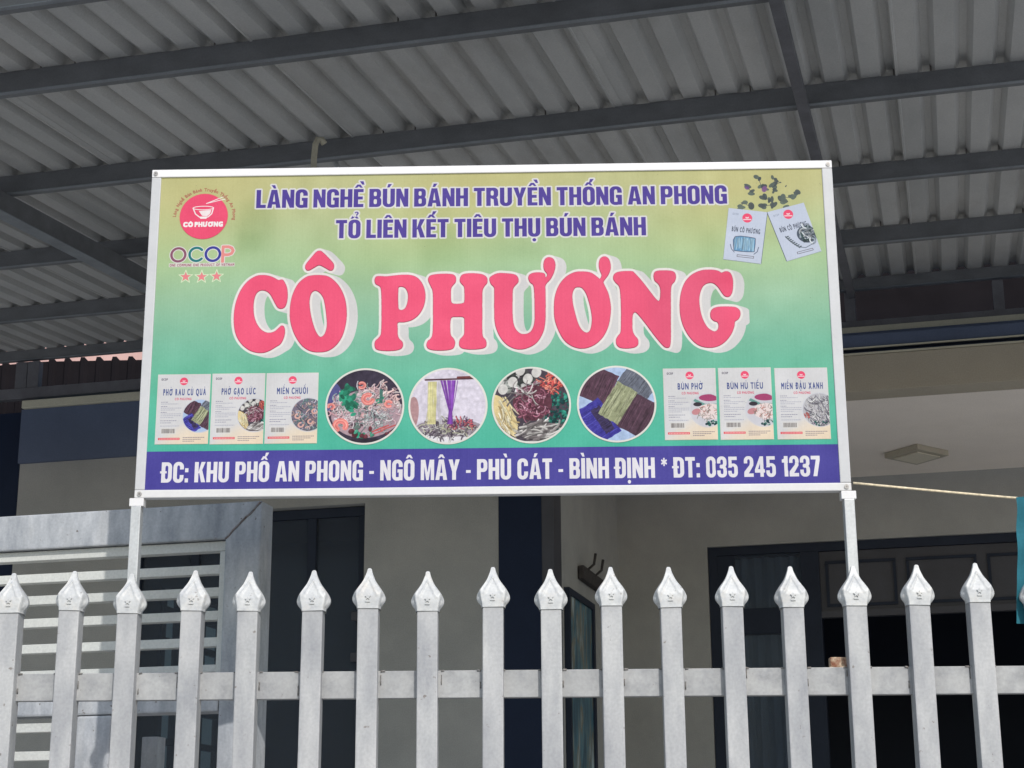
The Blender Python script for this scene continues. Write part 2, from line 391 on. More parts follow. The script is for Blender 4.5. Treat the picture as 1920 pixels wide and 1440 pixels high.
# ------------------------------------------------------------------ canopy
PITCHR = .1463
S0, Z0 = .082, 4.15
rz = lambda v: Z0 + S0 * v
C = thing('canopy', 'corrugated zinc canopy roof on dark steel purlins over the yard', 'canopy', (-3, 5, .35), HOUSE_ROT)
NR = 8
def sheet_mesh():
    m = MB(); pr = corr_profile(0, NR, PITCHR, .038, .074, .030)
    pr = [(-.012, -.004), (-.004, -.004)] + pr[:-1] + [(NR * PITCHR, 0.0), (NR * PITCHR + .03, .0)]
    vs = (4.55, 6.0, 7.5, 9.0, 9.93)
    for v in vs:
        for u, h in pr: m.v.append((u, v, rz(v) + h))
    kk = len(pr)
    for j in range(len(vs) - 1):
        for i in range(kk - 1):
            m.f.append((j * kk + i, j * kk + i + 1, (j + 1) * kk + i + 1, (j + 1) * kk + i))
    return m
me = mesh_from(sheet_mesh(), 'roof_sheet', M['sheet'])
bm = bmesh.new(); bm.from_mesh(me)
bmesh.ops.solidify(bm, geom=list(bm.faces), thickness=.0012); bm.to_mesh(me); bm.free()
bx, by, bz = BASES[C.name]
for i in range(-5, 5):
    o = bpy.data.objects.new('roof_sheet', me); COL.objects.link(o); o.parent = C
    o.location = (-2.385 + i * NR * PITCHR - bx, -by, -bz + (.0016 if i % 2 else 0))
PV = [4.70, 5.41, 6.54, 7.665, 8.765, 9.85]
def purlin_mesh():
    m = MB()
    z1 = -.002
    m.box(-9.4, 3.6, 0, .003, z1 - .082, z1)                 # web
    m.box(-9.4, 3.6, .003, .045, z1 - .003, z1)              # top flange
    m.box(-9.4, 3.6, -.004, .048, z1 - .086, z1 - .083)      # bottom flange, seen lighter edge-on
    m.box(-9.4, 3.6, .045, .048, z1 - .083, z1 - .068)
    return m
pme = mesh_from(purlin_mesh(), 'purlin', M['purlin'])
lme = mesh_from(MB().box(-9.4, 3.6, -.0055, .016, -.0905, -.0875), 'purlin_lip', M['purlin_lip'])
for v in PV:
    o = bpy.data.objects.new('purlin', pme); COL.objects.link(o); o.parent = C
    o.location = (-bx, v - by, rz(v) - bz)
    if v > 9: o.scale = (1, 1, .78)
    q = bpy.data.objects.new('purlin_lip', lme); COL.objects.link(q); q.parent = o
sm = MB()
for v in PV[:-1]:
    for j in range(-44, 40):
        if (j * 7 + int(v * 10)) % 5 in (0, 2):
            u = -2.263 + j * PITCHR + .006
            sm.tube([(u, v + .02, rz(v) - .0), (u, v + .02, rz(v) + .04)], .0035, 6)
part('roof_screw', sm, M['screw'], C, kind='stuff')
def raft(u0, u1, top, bot, v0, v1):
    m = MB()
    for v in (v0, v1):
        z = rz(v)
        m.v += [(u0, v, z - bot), (u1, v, z - bot), (u1, v, z - top), (u0, v, z - top)]
    m.f = [(0, 1, 2, 3), (7, 6, 5, 4), (0, 4, 5, 1), (1, 5, 6, 2), (2, 6, 7, 3), (3, 7, 4, 0)]
    return m
part('rafter', raft(-4.12, -4.07, .094, .192, 4.6, 9.8), M['purlin'], C)
r2 = raft(-4.135, -4.055, .193, .197, 4.6, 9.8); part('rafter_flange', r2, M['purlin_lip'], C)
part('rafter', raft(-.452, -.408, .094, .135, 4.6, 9.8), M['truss'], C)
part('rafter', raft(-8.0, -7.95, .094, .192, 4.6, 9.8), M['purlin'], C)
part('rafter', raft(3.2, 3.25, .094, .192, 4.6, 9.8), M['purlin'], C)
# the frame that carries the back of the canopy
tm = MB(); tm.box(-9.4, 3.6, VF - .02, VF + .04, 4.612, 4.685)
part('lower_beam', tm, M['truss'], C, bevel=.003)
for a in (-8.4, -7.1, -5.962, -5.874, -4.6, -3.7, -2.9, -2.1, -1.3, -.475, .376, 1.23, 2.1, 3.0):
    part('stud', MB().box(a, a + .084 if a < -5 else a + .062, VF - .012, VF + .04, 4.686, rz(VF) - .09), M['truss'], C)
for a in (-8.0, 3.2):
    for v in (4.75, 9.5):
        part('column', MB().box(a, a + .09, v, v + .09, .351, rz(v) - .2), M['truss'], C)
cd = thing('conduit', 'pale bent cable conduit hanging from a purlin above the signboard', 'conduit', (-2.5, 6.42, 4.2), HOUSE_ROT)
part('pipe', MB().tube([(-2.470, 6.40, 4.600), (-2.478, 6.385, 4.616), (-2.492, 6.38, 4.616), (-2.503, 6.38, 4.592), (-2.508, 6.38, 4.53), (-2.512, 6.38, 4.2)], .014, 8), M['conduit'], cd, smooth=True)
single('thin_rod', MB().tube([(-2.533, 6.7, 4.661), (-2.50, 6.70, 4.55)], .013, 6), M['post'], 'short pale rod sticking up behind the top edge of the signboard', 'rod', HOUSE_ROT, (-2.5, 6.7, 4.5))

# ------------------------------------------------------------------ gate
G = thing('gate', 'grey steel gate with white horizontal slats behind the left end of the fence', 'gate', (-2.03, 4.7, .35), HOUSE_ROT)
g0, g1 = 4.68, 4.77
part('top_rail', MB().prism([(-3.9, 2.545), (-2.0915, 2.545), (-1.976, 2.655), (-3.9, 2.655)], g0, g1), M['gate'], G, bevel=.005)
part('stile', MB().prism([(-2.090, .4), (-1.975, .4), (-1.975, 2.6535), (-2.090, 2.544)], g0, g1), M['gate'], G, bevel=.005)
wp = []
for k_ in range(15):
    t_ = k_ / 14
    wp.append((-2.088 + .109 * t_ + random.uniform(-.0025, .0025), g0 + .0005, 2.547 + .104 * t_ + random.uniform(-.002, .002)))
part('weld_seam', MB().tube(wp, .0028, 6), M['weld'], G, smooth=True)
part('middle_rail', MB().box(-3.9, -2.092, g0, g1, 2.035, 2.145), M['gate'], G, bevel=.007)
part('inner_stile', MB().box(-2.545, -2.432, g0, g1, .4, 2.033), M['gate'], G, bevel=.007)
part('bottom_rail', MB().box(-3.9, -2.092, g0, g1, .42, .53), M['gate'], G, bevel=.007)
part('slat_frame', MB().box(-3.9, -2.094, 4.70, 4.74, 2.513, 2.5425), M['white_bar'], G, bevel=.002)
part('slat_stile', MB().box(-2.1135, -2.0935, 4.70, 4.74, 2.147, 2.512), M['white_bar'], G, bevel=.002)
for zc, hh in ((2.458, .027), (2.390, .027), (2.320, .027), (2.241, .027), (2.163, .022)):
    part('slat', MB().box(-3.9, -2.114, 4.702, 4.738, zc - hh / 2, zc + hh / 2), M['white_bar'], G, bevel=.0015)
z = 2.004
while z > .6:
    part('slat', MB().box(-3.9, -2.548, 4.702, 4.738, z - .0135, z + .0135), M['white_bar'], G, bevel=.0015)
    z -= .083
single('yard_post', MB().box(-2.588, -2.53, 5.2, 5.258, .35, 2.008), M['gate'], 'short square steel post in the yard seen through the gate opening', 'post', HOUSE_ROT, (-2.56, 5.2, .35), bevel=.004)

# ------------------------------------------------------------------ fence
F = thing('picket_fence', 'pale grey steel picket fence with spearhead caps along the street', 'fence', (0, 4.33, 0), SIGN_ROT)
fb = (0, 4.33, 0)
part('base_wall', MB().box(-6, 6, 4.25, 4.42, 0.002, .6), M['base'], F)
part('rail', MB().box(-6, 6, 4.327, 4.357, 2.003, 2.071), M['rail'], F, bevel=.0015)
part('rail', MB().box(-6, 6, 4.327, 4.357, .72, .788), M['rail'], F, bevel=.0015)
PH = 2.232
tub = mesh_from(MB().box(-.0262, .0262, 0, .052, .602, PH), 'picket', M['picket'], bevel=.0035)
# spearhead cap: square foot swelling to four flared corners, then drawn up to a point
CT = [(0, .0302), (.03, .0298), (.067, .0312), (.123, .0362), (.18, .0404), (.235, .0420), (.29, .0417), (.346, .0394), (.40, .0366), (.458, .0330), (.515, .0288), (.57, .0246), (.625, .0204), (.68, .0168), (.735, .0139), (.793, .0114), (.85, .0090), (.905, .0071), (.95, .0061), (.985, .0050), (1, .0026)]
ST = [(0, .0288), (.07, .0290), (.2, .0295), (.3, .0290), (.4, .0265), (.5, .0222), (.6, .0176), (.7, .0130), (.8, .0092), (.9, .0062), (.985, .0046), (1, .0024)]
def interp(T, t):
    for (a, x), (b, y) in zip(T, T[1:]):
        if t <= b: return x + (y - x) * (t - a) / (b - a)
    return T[-1][1]
cap = MB(); HC = .105
KS = [-1, -.975, -.93, -.87, -.82, -.77, -.72, -.66, -.58, -.48, -.38, -.28, -.18, -.09, 0]
KS = KS + [-k for k in KS[-2::-1]]
ts = [i / 48 for i in range(49)]
def sstep(a, b, x):
    x = min(1, max(0, (x - a) / (b - a))); return x * x * (3 - 2 * x)
for t in ts:
    c = interp(CT, t); d = min(interp(ST, t), c * 1.1)
    pw = .0262 + .004 * sstep(.05, .3, t)                 # half width of the raised front panel
    am = .52 * (1 - sstep(.26, .44, t))                    # how far the ears fall back beside it
    ring = []
    for k in KS:
        x = c * k
        fall = sstep(pw, pw + .0045, abs(x)) * am
        edge = (1 - sstep(.86, 1.0, abs(k)) * .55)
        y = d * (1 - fall) * edge
        ridge = .0038 * math.exp(-((abs(x) - .056 * max(0, .74 - t)) / .0019) ** 2) * sstep(.28, .36, t) * (1 - sstep(.74, .80, t))
        rim = .0016 * sstep(.80, .93, abs(k)) * (1 - sstep(.94, 1, abs(k))) * sstep(.3, .4, t) * (1 - sstep(.8, .95, t))
        ring.append((x, -(y + ridge + rim)))
    n_half = len(ring)
    for x, y in ring: cap.v.append((x, y + .026, t * HC))
    for x, y in ring[::-1]: cap.v.append((x, -y + .026, t * HC))
NK4 = 2 * n_half
n = NK4
for j in range(len(ts) - 1):
    for i in range(n):
        cap.f.append((j * n + i, j * n + (i + 1) % n, (j + 1) * n + (i + 1) % n, (j + 1) * n + i))
cap.f.append(tuple(range((len(ts) - 1) * n, len(ts) * n)))
# pressed star and dash on the front
zc = .27 * HC; yf = .026 - .0296
star = [(.0075 * (1 if i % 2 == 0 else .42) * math.sin(i * math.pi / 5), zc + .0075 * (1 if i % 2 == 0 else .42) * math.cos(i * math.pi / 5)) for i in range(10)]
cme = mesh_from(cap, 'spearhead_cap', M['cap'], smooth=True)
sme = mesh_from(MB().prism(star, yf - .0030, yf + .003), 'star', M['cap'])
dme = mesh_from(MB().box(-.0058, .0058, yf - .0026, yf + .003, .150 * HC, .178 * HC), 'dash', M['cap'])
i = 0
for j in range(-30, 31):
    u = .0062 + j * .1530
    if not -5.9 < u < 5.9: continue
    dz = random.uniform(-.006, .006)
    o = bpy.data.objects.new('picket', tub); COL.objects.link(o); o.parent = F
    o.location = (u - fb[0], 4.300 - fb[1], dz)
    o.rotation_euler = (0, random.uniform(-.0035, .0035), random.uniform(-.01, .01))
    q = bpy.data.objects.new('spearhead_cap', cme); COL.objects.link(q); q.parent = o
    q.location = (0, 0, PH - .010); q.rotation_euler = (random.uniform(-.015, .015), random.uniform(-.03, .03), random.uniform(-.035, .035))
    q.scale = (random.uniform(.975, 1.03),) * 3
jb = bmesh.new(); jb.from_mesh(cme); jb.from_mesh(sme); jb.from_mesh(dme); jb.to_mesh(cme); jb.free()
wl = MB()
for j in range(-30, 31):
    u = .0062 + j * .1530
    if not -3 < u < 3: continue
    for sgn in (-1, 1):
        x = u + sgn * .0275
        wl.tube([(x, 4.326, 2.069), (x + sgn * random.uniform(.001, .006), 4.3255, 2.0705), (x + sgn * random.uniform(.006, .011), 4.326, 2.0705)], random.uniform(.0015, .0028), 5)
        z_ = random.uniform(2.01, 2.05)
        wl.tube([(x, 4.326, z_), (x, 4.3255, z_ + .01), (x, 4.326, z_ + random.uniform(.012, .03))], random.uniform(.0012, .002), 5)
part('weld_bead', wl, M['weld_grey'], F, smooth=True, kind='stuff')
bx_ = MB().box(.706, .752, 4.34, 4.37, 2.0715, 2.098)
rb = thing('rusty_stub', 'small rusty steel stub welded on top of the fence rail', 'bracket', (.73, 4.35, 2.07), SIGN_ROT)
part('stub', bx_, M['rust'], rb, bevel=.003)
part('weld', MB().tube([(.702, 4.334, 2.070), (.72, 4.332, 2.066), (.738, 4.333, 2.071), (.756, 4.334, 2.068)], .0042, 6), M['rust'], rb, smooth=True)

PRINT_K = 0.72
BIG={
 'C':[[(249.5,226.6),(240.7,221.8),(230.7,217.8),(218.3,216.3),(206.1,218.7),(191.6,228.9),(179.9,245.6),(172.1,267.5),(168.8,290.7),(169.7,313.8),(174.7,334.3),(185.1,351),(198.9,362.6),(212.5,367.8),(225.9,368.5),(238,364.3),(248.7,357.6),(257.1,351.9),(262.2,341.8),(264.7,330.3),(264,322.7),(261.4,317.5),(258,316.9),(253.7,321.2),(246.6,327.5),(236.9,330.5),(227,328.6),(218.3,322.1),(210.5,310.4),(205.8,296.3),(204.1,280.8),(204.7,265.4),(208.5,252.5),(215.7,246.6),(225.5,246.8),(234.3,252.8),(240.8,263.3),(246.1,273.6),(251.2,280.9),(257.4,282.8),(263.4,279),(266.8,268.8),(267.6,255.9),(266,242.9),(262,232.5),(256.9,225.9)]],
 'O1':[[(326.9,217.8),(343,220.6),(358,232.5),(369.5,249.5),(376.8,270.2),(379.5,293.4),(378.2,313.9),(372.6,336.8),(362,354.5),(347.6,365.7),(330.7,368.8),(313.6,366.1),(298.7,356.2),(286,338.2),(277.6,317.7),(273.8,297.2),(274.3,274),(278.6,253.4),(287.9,234.1),(302.3,221.3),(314.6,218.1)],
  [(319,248),(311.8,253.9),(309,269.3),(311.1,289.9),(315.8,310.5),(322.3,328.5),(329.9,339.3),(337.2,337.6),(341.9,328.8),(343.8,316),(342.4,298.1),(339.4,277.5),(335.4,261.9),(327.7,251.5)],
  [(326.2,168.9),(333.2,173.5),(344.6,185.4),(352.3,194.7),(353.6,201.2),(351.3,207.2),(346.4,208.1),(338.9,203.6),(326.4,197.4),(316.6,202),(308.1,207.1),(303.2,207),(300.1,201.8),(301.6,195.3),(311.2,182.3),(319.6,172)]],
 'P':[[(437.8,221.4),(432.9,224.4),(431.8,230.9),(434.4,236.9),(440.1,240.1),(443.6,245.3),(445.1,263.4),(445.7,289.1),(445.9,314.8),(445.2,335.2),(440.9,342.8),(434.9,349),(433.8,356.7),(436.4,363.8),(444.9,366.9),(459.5,367.9),(474.1,366.8),(482.6,363.6),(485.6,357.3),(484.1,350.9),(478.7,345.3),(475.7,338.1),(475.3,325.4),(475.6,313.1),(488,312.2),(502.6,307.8),(514.8,297.7),(523.2,282.5),(526.7,264.5),(524.9,249),(519.1,234.7),(509.2,224.1),(496.8,219.8),(482.1,219.4),(464.9,220.9),(452.6,222.1)],
  [(476.2,243.7),(482.3,242.2),(489.7,245.4),(494.3,255),(494.9,266.6),(493,278.2),(489,286.4),(482.4,289.1),(477,287),(475.9,279.3),(475.2,263.8),(475.6,250.9)]],
 'H':[[(532.6,231),(533.7,224.5),(538.6,220.7),(550.9,218.7),(565.7,218.4),(578,219.9),(583.4,225.2),(583.4,234.2),(578.5,240.6),(574.9,247.1),(574.4,260),(575,272.8),(578.2,277.3),(587.9,278.2),(597.7,277),(600.6,273.2),(600.9,260.3),(600.1,244.8),(596.4,239.6),(592.2,233.1),(593.2,225.3),(597.6,220.2),(606.9,218.2),(621.6,218.4),(634.7,221),(642,227.3),(642.6,236.6),(637.6,243.3),(633.8,251.9),(633.2,270.3),(633.2,300.9),(633.2,331.3),(634.6,343.4),(639.5,349.6),(640.9,358.6),(636,364.6),(621.6,366.9),(607.1,366.7),(595.6,364.1),(591.2,358),(592.1,349),(597,343),(600.4,336.9),(600.7,321.8),(600.7,309.6),(600.2,305.8),(596.6,303.4),(585.6,303),(577,303.7),(573.9,310),(573.5,326.6),(574.7,339.4),(579.6,345.8),(582.6,353.5),(579.7,363.6),(571.2,367.3),(556.7,368.3),(542.1,367.4),(533.6,364.3),(530.4,357.9),(532.7,350.3),(538.3,345.3),(541.4,336.4),(542.2,316),(542.1,290.4),(541.9,264.7),(540.8,250.5),(537.6,242.7)]],
 'U':[[(649.3,225.9),(647.9,232),(650.8,239.8),(656,246),(656.6,255.2),(656.5,285.9),(657,310.3),(660.7,328.6),(669.3,346.9),(682.3,360.7),(699.5,367.8),(716.9,365.6),(734.3,355.3),(746.1,335.8),(750.6,314.6),(751.5,287.1),(751.8,256.5),(752,242.7),(761.8,230.5),(768.3,216.7),(770.9,202.8),(767.5,191.9),(759.3,188),(752.6,191.7),(749.5,200.9),(750.3,211.8),(756,221.1),(754.5,227.3),(751.9,227.3),(750.8,221.1),(744.4,218.5),(732.7,218.3),(723.9,221.6),(720.6,228.4),(723.8,237.1),(729.5,242.4),(731.5,256.2),(732,286.9),(731.8,311.3),(728.8,326.5),(722.9,335.5),(714.2,339),(704.1,337.7),(695.5,329.1),(691.2,316.8),(689.8,298.6),(690,264.9),(691,249.5),(696,241.9),(701,235.8),(700.5,228.1),(694.7,221.8),(680.1,219.2),(662.5,218.9)]],
 'O2':[[(823.2,217.4),(837.8,220.1),(849.3,228.6),(853.6,232.6),(856.5,230.2),(858.1,224.1),(854.8,214.8),(853.3,203.9),(855.8,193.1),(863.2,187.9),(870.5,191.7),(874.1,201.1),(874.4,211.9),(869.8,224.2),(860.8,237.1),(862.1,244.2),(869,261.1),(872.9,282.6),(872.5,300.9),(867.7,325.2),(857.1,346.3),(841,361.2),(820.7,367.8),(802,363.7),(786.3,351.4),(775,330.1),(768.9,308.7),(768.1,287.4),(770.1,266),(777.6,244.6),(791,227.8),(807.2,218.7)],
  [(814,247.5),(806.7,249.6),(802.1,260.3),(802.4,278.6),(805.9,297),(811.4,318.4),(818.4,332.2),(827,337.7),(834.3,333.9),(838,318.7),(837.8,300.5),(833.8,279.1),(828.3,260.6),(821.2,249.8)]],
 'N':[[(881.4,224.4),(879.8,232.1),(884,239.8),(889.7,246.1),(892.3,258.4),(893.1,289),(892.4,319.5),(891.1,337.6),(886,345.1),(882.4,352.6),(883.6,361.7),(889.8,367.2),(902.7,368.6),(915.7,366.6),(922.2,360.7),(921.9,351.6),(916.3,344),(912.8,334.9),(912.6,319.7),(913.5,304.5),(917.5,298.5),(923.2,301.6),(937.1,320),(953.8,344.5),(967.7,362.8),(974.7,368),(980.5,365.9),(983,350.9),(983.9,320.6),(984.9,290.2),(985.8,259.6),(988,245.9),(994,238.3),(996.3,229),(993.7,221.3),(986.5,218.1),(972,217.3),(960.3,218.7),(955.7,225.4),(956.8,236.2),(963.9,244),(967.1,253.3),(966.7,268.6),(964.4,277.1),(958.7,274.6),(947.5,259.1),(933.5,239),(919.4,221.8),(913.6,218),(899.1,217.8),(887.4,219.8)]],
 'G':[[(1082.3,223.4),(1091.2,220.5),(1098.3,224.3),(1102.2,235.1),(1102.2,248.9),(1099.7,262.7),(1093.6,270.3),(1086.4,268.6),(1080.9,260.9),(1074.1,250.1),(1065.6,243.2),(1055.5,243.1),(1046.5,248.8),(1040.9,260.4),(1038.3,275.7),(1039.6,297),(1044.1,315.3),(1052.2,330.6),(1063.5,338.3),(1070.8,335.4),(1073.1,327.9),(1071.4,320.2),(1064.3,317.1),(1059.3,311),(1059.1,301.9),(1063.7,294.3),(1074,290.5),(1091.3,290.1),(1105.7,291.8),(1112.7,298),(1113.2,307.1),(1109.1,314.7),(1103.1,319.1),(1101.3,328.2),(1095,343.3),(1082.9,358.2),(1068.1,367),(1050.8,368.9),(1033.8,363.6),(1019.9,349.9),(1009,330.1),(1003.4,308.7),(1002.3,287.4),(1005.4,263),(1013.4,241.6),(1027,226.4),(1044.7,218.3),(1062.2,217),(1075.2,219.3)]],
}

# ------------------------------------------------------------------ the printed banner
# painted in numpy, in banner units: 1300 across, y down, origin at the frame's upper left corner
S = 3.0
PW, PHH = int(1300 * S), int(644 * S)
CV = np.zeros((PHH, PW, 3), np.float32)

def smooth_loop(P, sub=4):
    P = np.array(P, float); n = len(P); out = []
    for i in range(n):
        p0, p1, p2, p3 = P[i - 1], P[i], P[(i + 1) % n], P[(i + 2) % n]
        d1 = max(np.hypot(*(p2 - p1)), 1e-6)
        for k in range(sub):
            t = k / sub
            out.append(.5 * ((2 * p1) + (-p0 + p2) * t + (2 * p0 - 5 * p1 + 4 * p2 - p3) * t * t + (-p0 + 3 * p1 - 3 * p2 + p3) * t ** 3))
    return np.array(out)

def region(x0, y0, x1, y1, pad=2):
    a = max(int(x0 * S) - pad, 0); b = max(int(y0 * S) - pad, 0)
    c = min(int(math.ceil(x1 * S)) + pad, PW); d = min(int(math.ceil(y1 * S)) + pad, PHH)
    return a, b, c, d

def poly_mask(loops, reg, ss=2):
    a, b, c, d = reg
    X = (a + (np.arange((c - a) * ss) + .5) / ss) / S; Y = (b + (np.arange((d - b) * ss) + .5) / ss) / S
    m = np.zeros((len(Y), len(X)), bool)
    for P in loops:
        P = np.asarray(P)
        for (x0, y0), (x1, y1) in zip(P, np.roll(P, -1, 0)):
            if y0 == y1: continue
            rows = np.nonzero((y0 <= Y) != (y1 <= Y))[0]
            if not len(rows): continue
            xi = x0 + (Y[rows] - y0) / (y1 - y0) * (x1 - x0)
            m[rows] ^= X[None, :] < xi[:, None]
    return m.reshape(d - b, ss, c - a, ss).mean((1, 3)).astype(np.float32)

def blend(mask, reg, color, alpha=1.0):
    a, b, c, d = reg
    if c <= a or d <= b: return
    m = (mask * alpha)[..., None]
    col = np.asarray(color, np.float32) / 255.0 if np.ndim(color) == 1 else color
    CV[b:d, a:c] = CV[b:d, a:c] * (1 - m) + col * m

def clipm(reg, clip):
    """clip is ('c', cx, cy, r) or ('p', loop)"""
    if clip is None: return 1.0
    a, b, c, d = reg
    if clip[0] == 'c':
        yy, xx = np.mgrid[b:d, a:c]
        r = np.hypot((xx + .5) / S - clip[1], (yy + .5) / S - clip[2])
        m = np.clip((clip[3] - r) * S + .5, 0, 1)
        return m * clipm(reg, clip[4]) if len(clip) > 4 else m
    return poly_mask([clip[1]], reg)

def fill(loops, color, alpha=1.0, clip=None):
    A = np.concatenate([np.asarray(l) for l in loops])
    reg = region(A[:, 0].min(), A[:, 1].min(), A[:, 0].max(), A[:, 1].max())
    if reg[2] <= reg[0] or reg[3] <= reg[1]: return
    blend(poly_mask(loops, reg) * clipm(reg, clip), reg, color, alpha)

def rect(x0, y0, x1, y1, color, alpha=1.0, clip=None): fill([[(x0, y0), (x1, y0), (x1, y1), (x0, y1)]], color, alpha, clip)

def ell(cx, cy, rx, ry, color, alpha=1.0, ang=0, clip=None, n=40):
    t = np.linspace(0, 2 * math.pi, n, endpoint=False); x = rx * np.cos(t); y = ry * np.sin(t)
    c, s = math.cos(ang), math.sin(ang)
    fill([np.stack([cx + x * c - y * s, cy + x * s + y * c], 1)], color, alpha, clip)

def stroke(pts, w, color, alpha=1.0, clip=None, closed=False):
    P = np.asarray(pts, float)
    if closed: P = np.vstack([P, P[:1]])
    reg = region(P[:, 0].min() - w, P[:, 1].min() - w, P[:, 0].max() + w, P[:, 1].max() + w)
    a, b, c, d = reg
    if c <= a or d <= b: return
    yy, xx = np.mgrid[b:d, a:c]; xx = (xx + .5) / S; yy = (yy + .5) / S
    D = np.full(xx.shape, 1e9)
    for (x0, y0), (x1, y1) in zip(P[:-1], P[1:]):
        dx, dy = x1 - x0, y1 - y0; q = dx * dx + dy * dy + 1e-9
        t = np.clip(((xx - x0) * dx + (yy - y0) * dy) / q, 0, 1)
        D = np.minimum(D, (xx - x0 - t * dx) ** 2 + (yy - y0 - t * dy) ** 2)
    m = np.clip((w / 2 - np.sqrt(D)) * S + .5, 0, 1)
    blend(m * clipm(reg, clip), reg, color, alpha)

def hdil(m, w):
    w = int(w)
    if w <= 0: return m
    c = np.cumsum(np.pad(m, ((0, 0), (w + 1, w))), 1)
    return (c[:, 2 * w + 1:] - c[:, :-2 * w - 1]) > .5

def dilate(m, r, ry=None):
    """grow a mask by an ellipse of half axes r, ry pixels"""
    ry = r if ry is None else ry; out = (m > .5).copy(); B = (m > .5).astype(np.float32)
    R = int(round(ry))
    for dy in range(-R, R + 1):
        w = r * math.sqrt(max(0, 1 - (dy / (ry + .35)) ** 2))
        h = hdil(B, round(w)) > 0
        if dy > 0: out[dy:] |= h[:-dy]
        elif dy < 0: out[:dy] |= h[-dy:]
        else: out |= h
    return out.astype(np.float32)

def blur(m, r, n=1):
    for _ in range(n):
        for ax in (0, 1):
            p = np.pad(m, [(r + 1, r) if k == ax else (0, 0) for k in (0, 1)], mode='edge')
            c = np.cumsum(p, ax, dtype=np.float64)
            m = ((c[2 * r + 1:] - c[:-2 * r - 1]) if ax == 0 else (c[:, 2 * r + 1:] - c[:, :-2 * r - 1])) / (2 * r + 1)
    return m.astype(np.float32)

# --- glyphs of the built-in font as triangles
GL = {}
def glyph(ch):
    if ch in GL: return GL[ch]
    if ch in 'ƠỞ':
        # O with a hand-drawn horn (and the hook above, borrowed from the A)
        v, t = glyph('O'); r_, c_ = v[:, 0].max(), glyph('H')[0][:, 1].max()
        horn = np.array([(r_ - .17, c_ * .86), (r_ - .06, c_ * .98), (r_ - .03, c_ * 1.08), (r_ + .06, c_ * 1.08), (r_ + .05, c_ * .93), (r_ - .05, c_ * .76)])
        ht = np.array([(0, 1, 5), (1, 4, 5), (1, 2, 3), (1, 3, 4)]) + len(v)
        v = np.vstack([v, horn]); t = np.vstack([t, ht])
        if ch == 'Ở':
            va, ta = glyph('Ả'); keep = [k for k in ta if all(va[i][1] > c_ * 1.04 for i in k)]
            off = (glyph('O')[0][:, 0].mean() - np.mean([va[i][0] for k in keep for i in k]))
            va = va + np.array([off, 0]); n0 = len(v); used = sorted({i for k in keep for i in k}); mp = {i: n0 + j for j, i in enumerate(used)}
            v = np.vstack([v, va[used]]); t = np.vstack([t, [[mp[i] for i in k] for k in keep]])
        GL[ch] = (v, t); return GL[ch]
    cu_ = bpy.data.curves.new('g', 'FONT'); cu_.body = ch; cu_.size = 1; cu_.resolution_u = 4
    ob = bpy.data.objects.new('g', cu_); COL.objects.link(ob)
    dg = bpy.context.evaluated_depsgraph_get(); ev = ob.evaluated_get(dg); me = ev.to_mesh(); me.calc_loop_triangles()
    v = np.array([q.co[:2] for q in me.vertices]) if len(me.vertices) else np.zeros((0, 2))
    t = np.array([list(q.vertices) for q in me.loop_triangles], int) if len(me.vertices) else np.zeros((0, 3), int)
    ev.to_mesh_clear(); bpy.data.objects.remove(ob); bpy.data.curves.remove(cu_)
    GL[ch] = (v, t); return GL[ch]
hv = glyph('H')[0]; CAPH = hv[:, 1].max() - hv[:, 1].min()

def tri_mask(m, reg, V, T, ss=2):
    """V in banner units, m is a (rows*ss, cols*ss) bool array"""
    a, b, c, d = reg
    Q = np.empty_like(V); Q[:, 0] = (V[:, 0] * S - a) * ss; Q[:, 1] = (V[:, 1] * S - b) * ss
    for i, j, k in T:
        A, B, C_ = Q[i], Q[j], Q[k]
        x0 = max(int(min(A[0], B[0], C_[0])) - 1, 0); x1 = min(int(max(A[0], B[0], C_[0])) + 2, m.shape[1])
        y0 = max(int(min(A[1], B[1], C_[1])) - 1, 0); y1 = min(int(max(A[1], B[1], C_[1])) + 2, m.shape[0])
        if x1 <= x0 or y1 <= y0: continue
        X = np.arange(x0, x1)[None] + .5; Y = np.arange(y0, y1)[:, None] + .5
        e1 = (B[0] - A[0]) * (Y - A[1]) - (B[1] - A[1]) * (X - A[0])
        e2 = (C_[0] - B[0]) * (Y - B[1]) - (C_[1] - B[1]) * (X - B[0])
        e3 = (A[0] - C_[0]) * (Y - C_[1]) - (A[1] - C_[1]) * (X - C_[0])
        m[y0:y1, x0:x1] |= ((e1 >= 0) & (e2 >= 0) & (e3 >= 0)) | ((e1 <= 0) & (e2 <= 0) & (e3 <= 0))

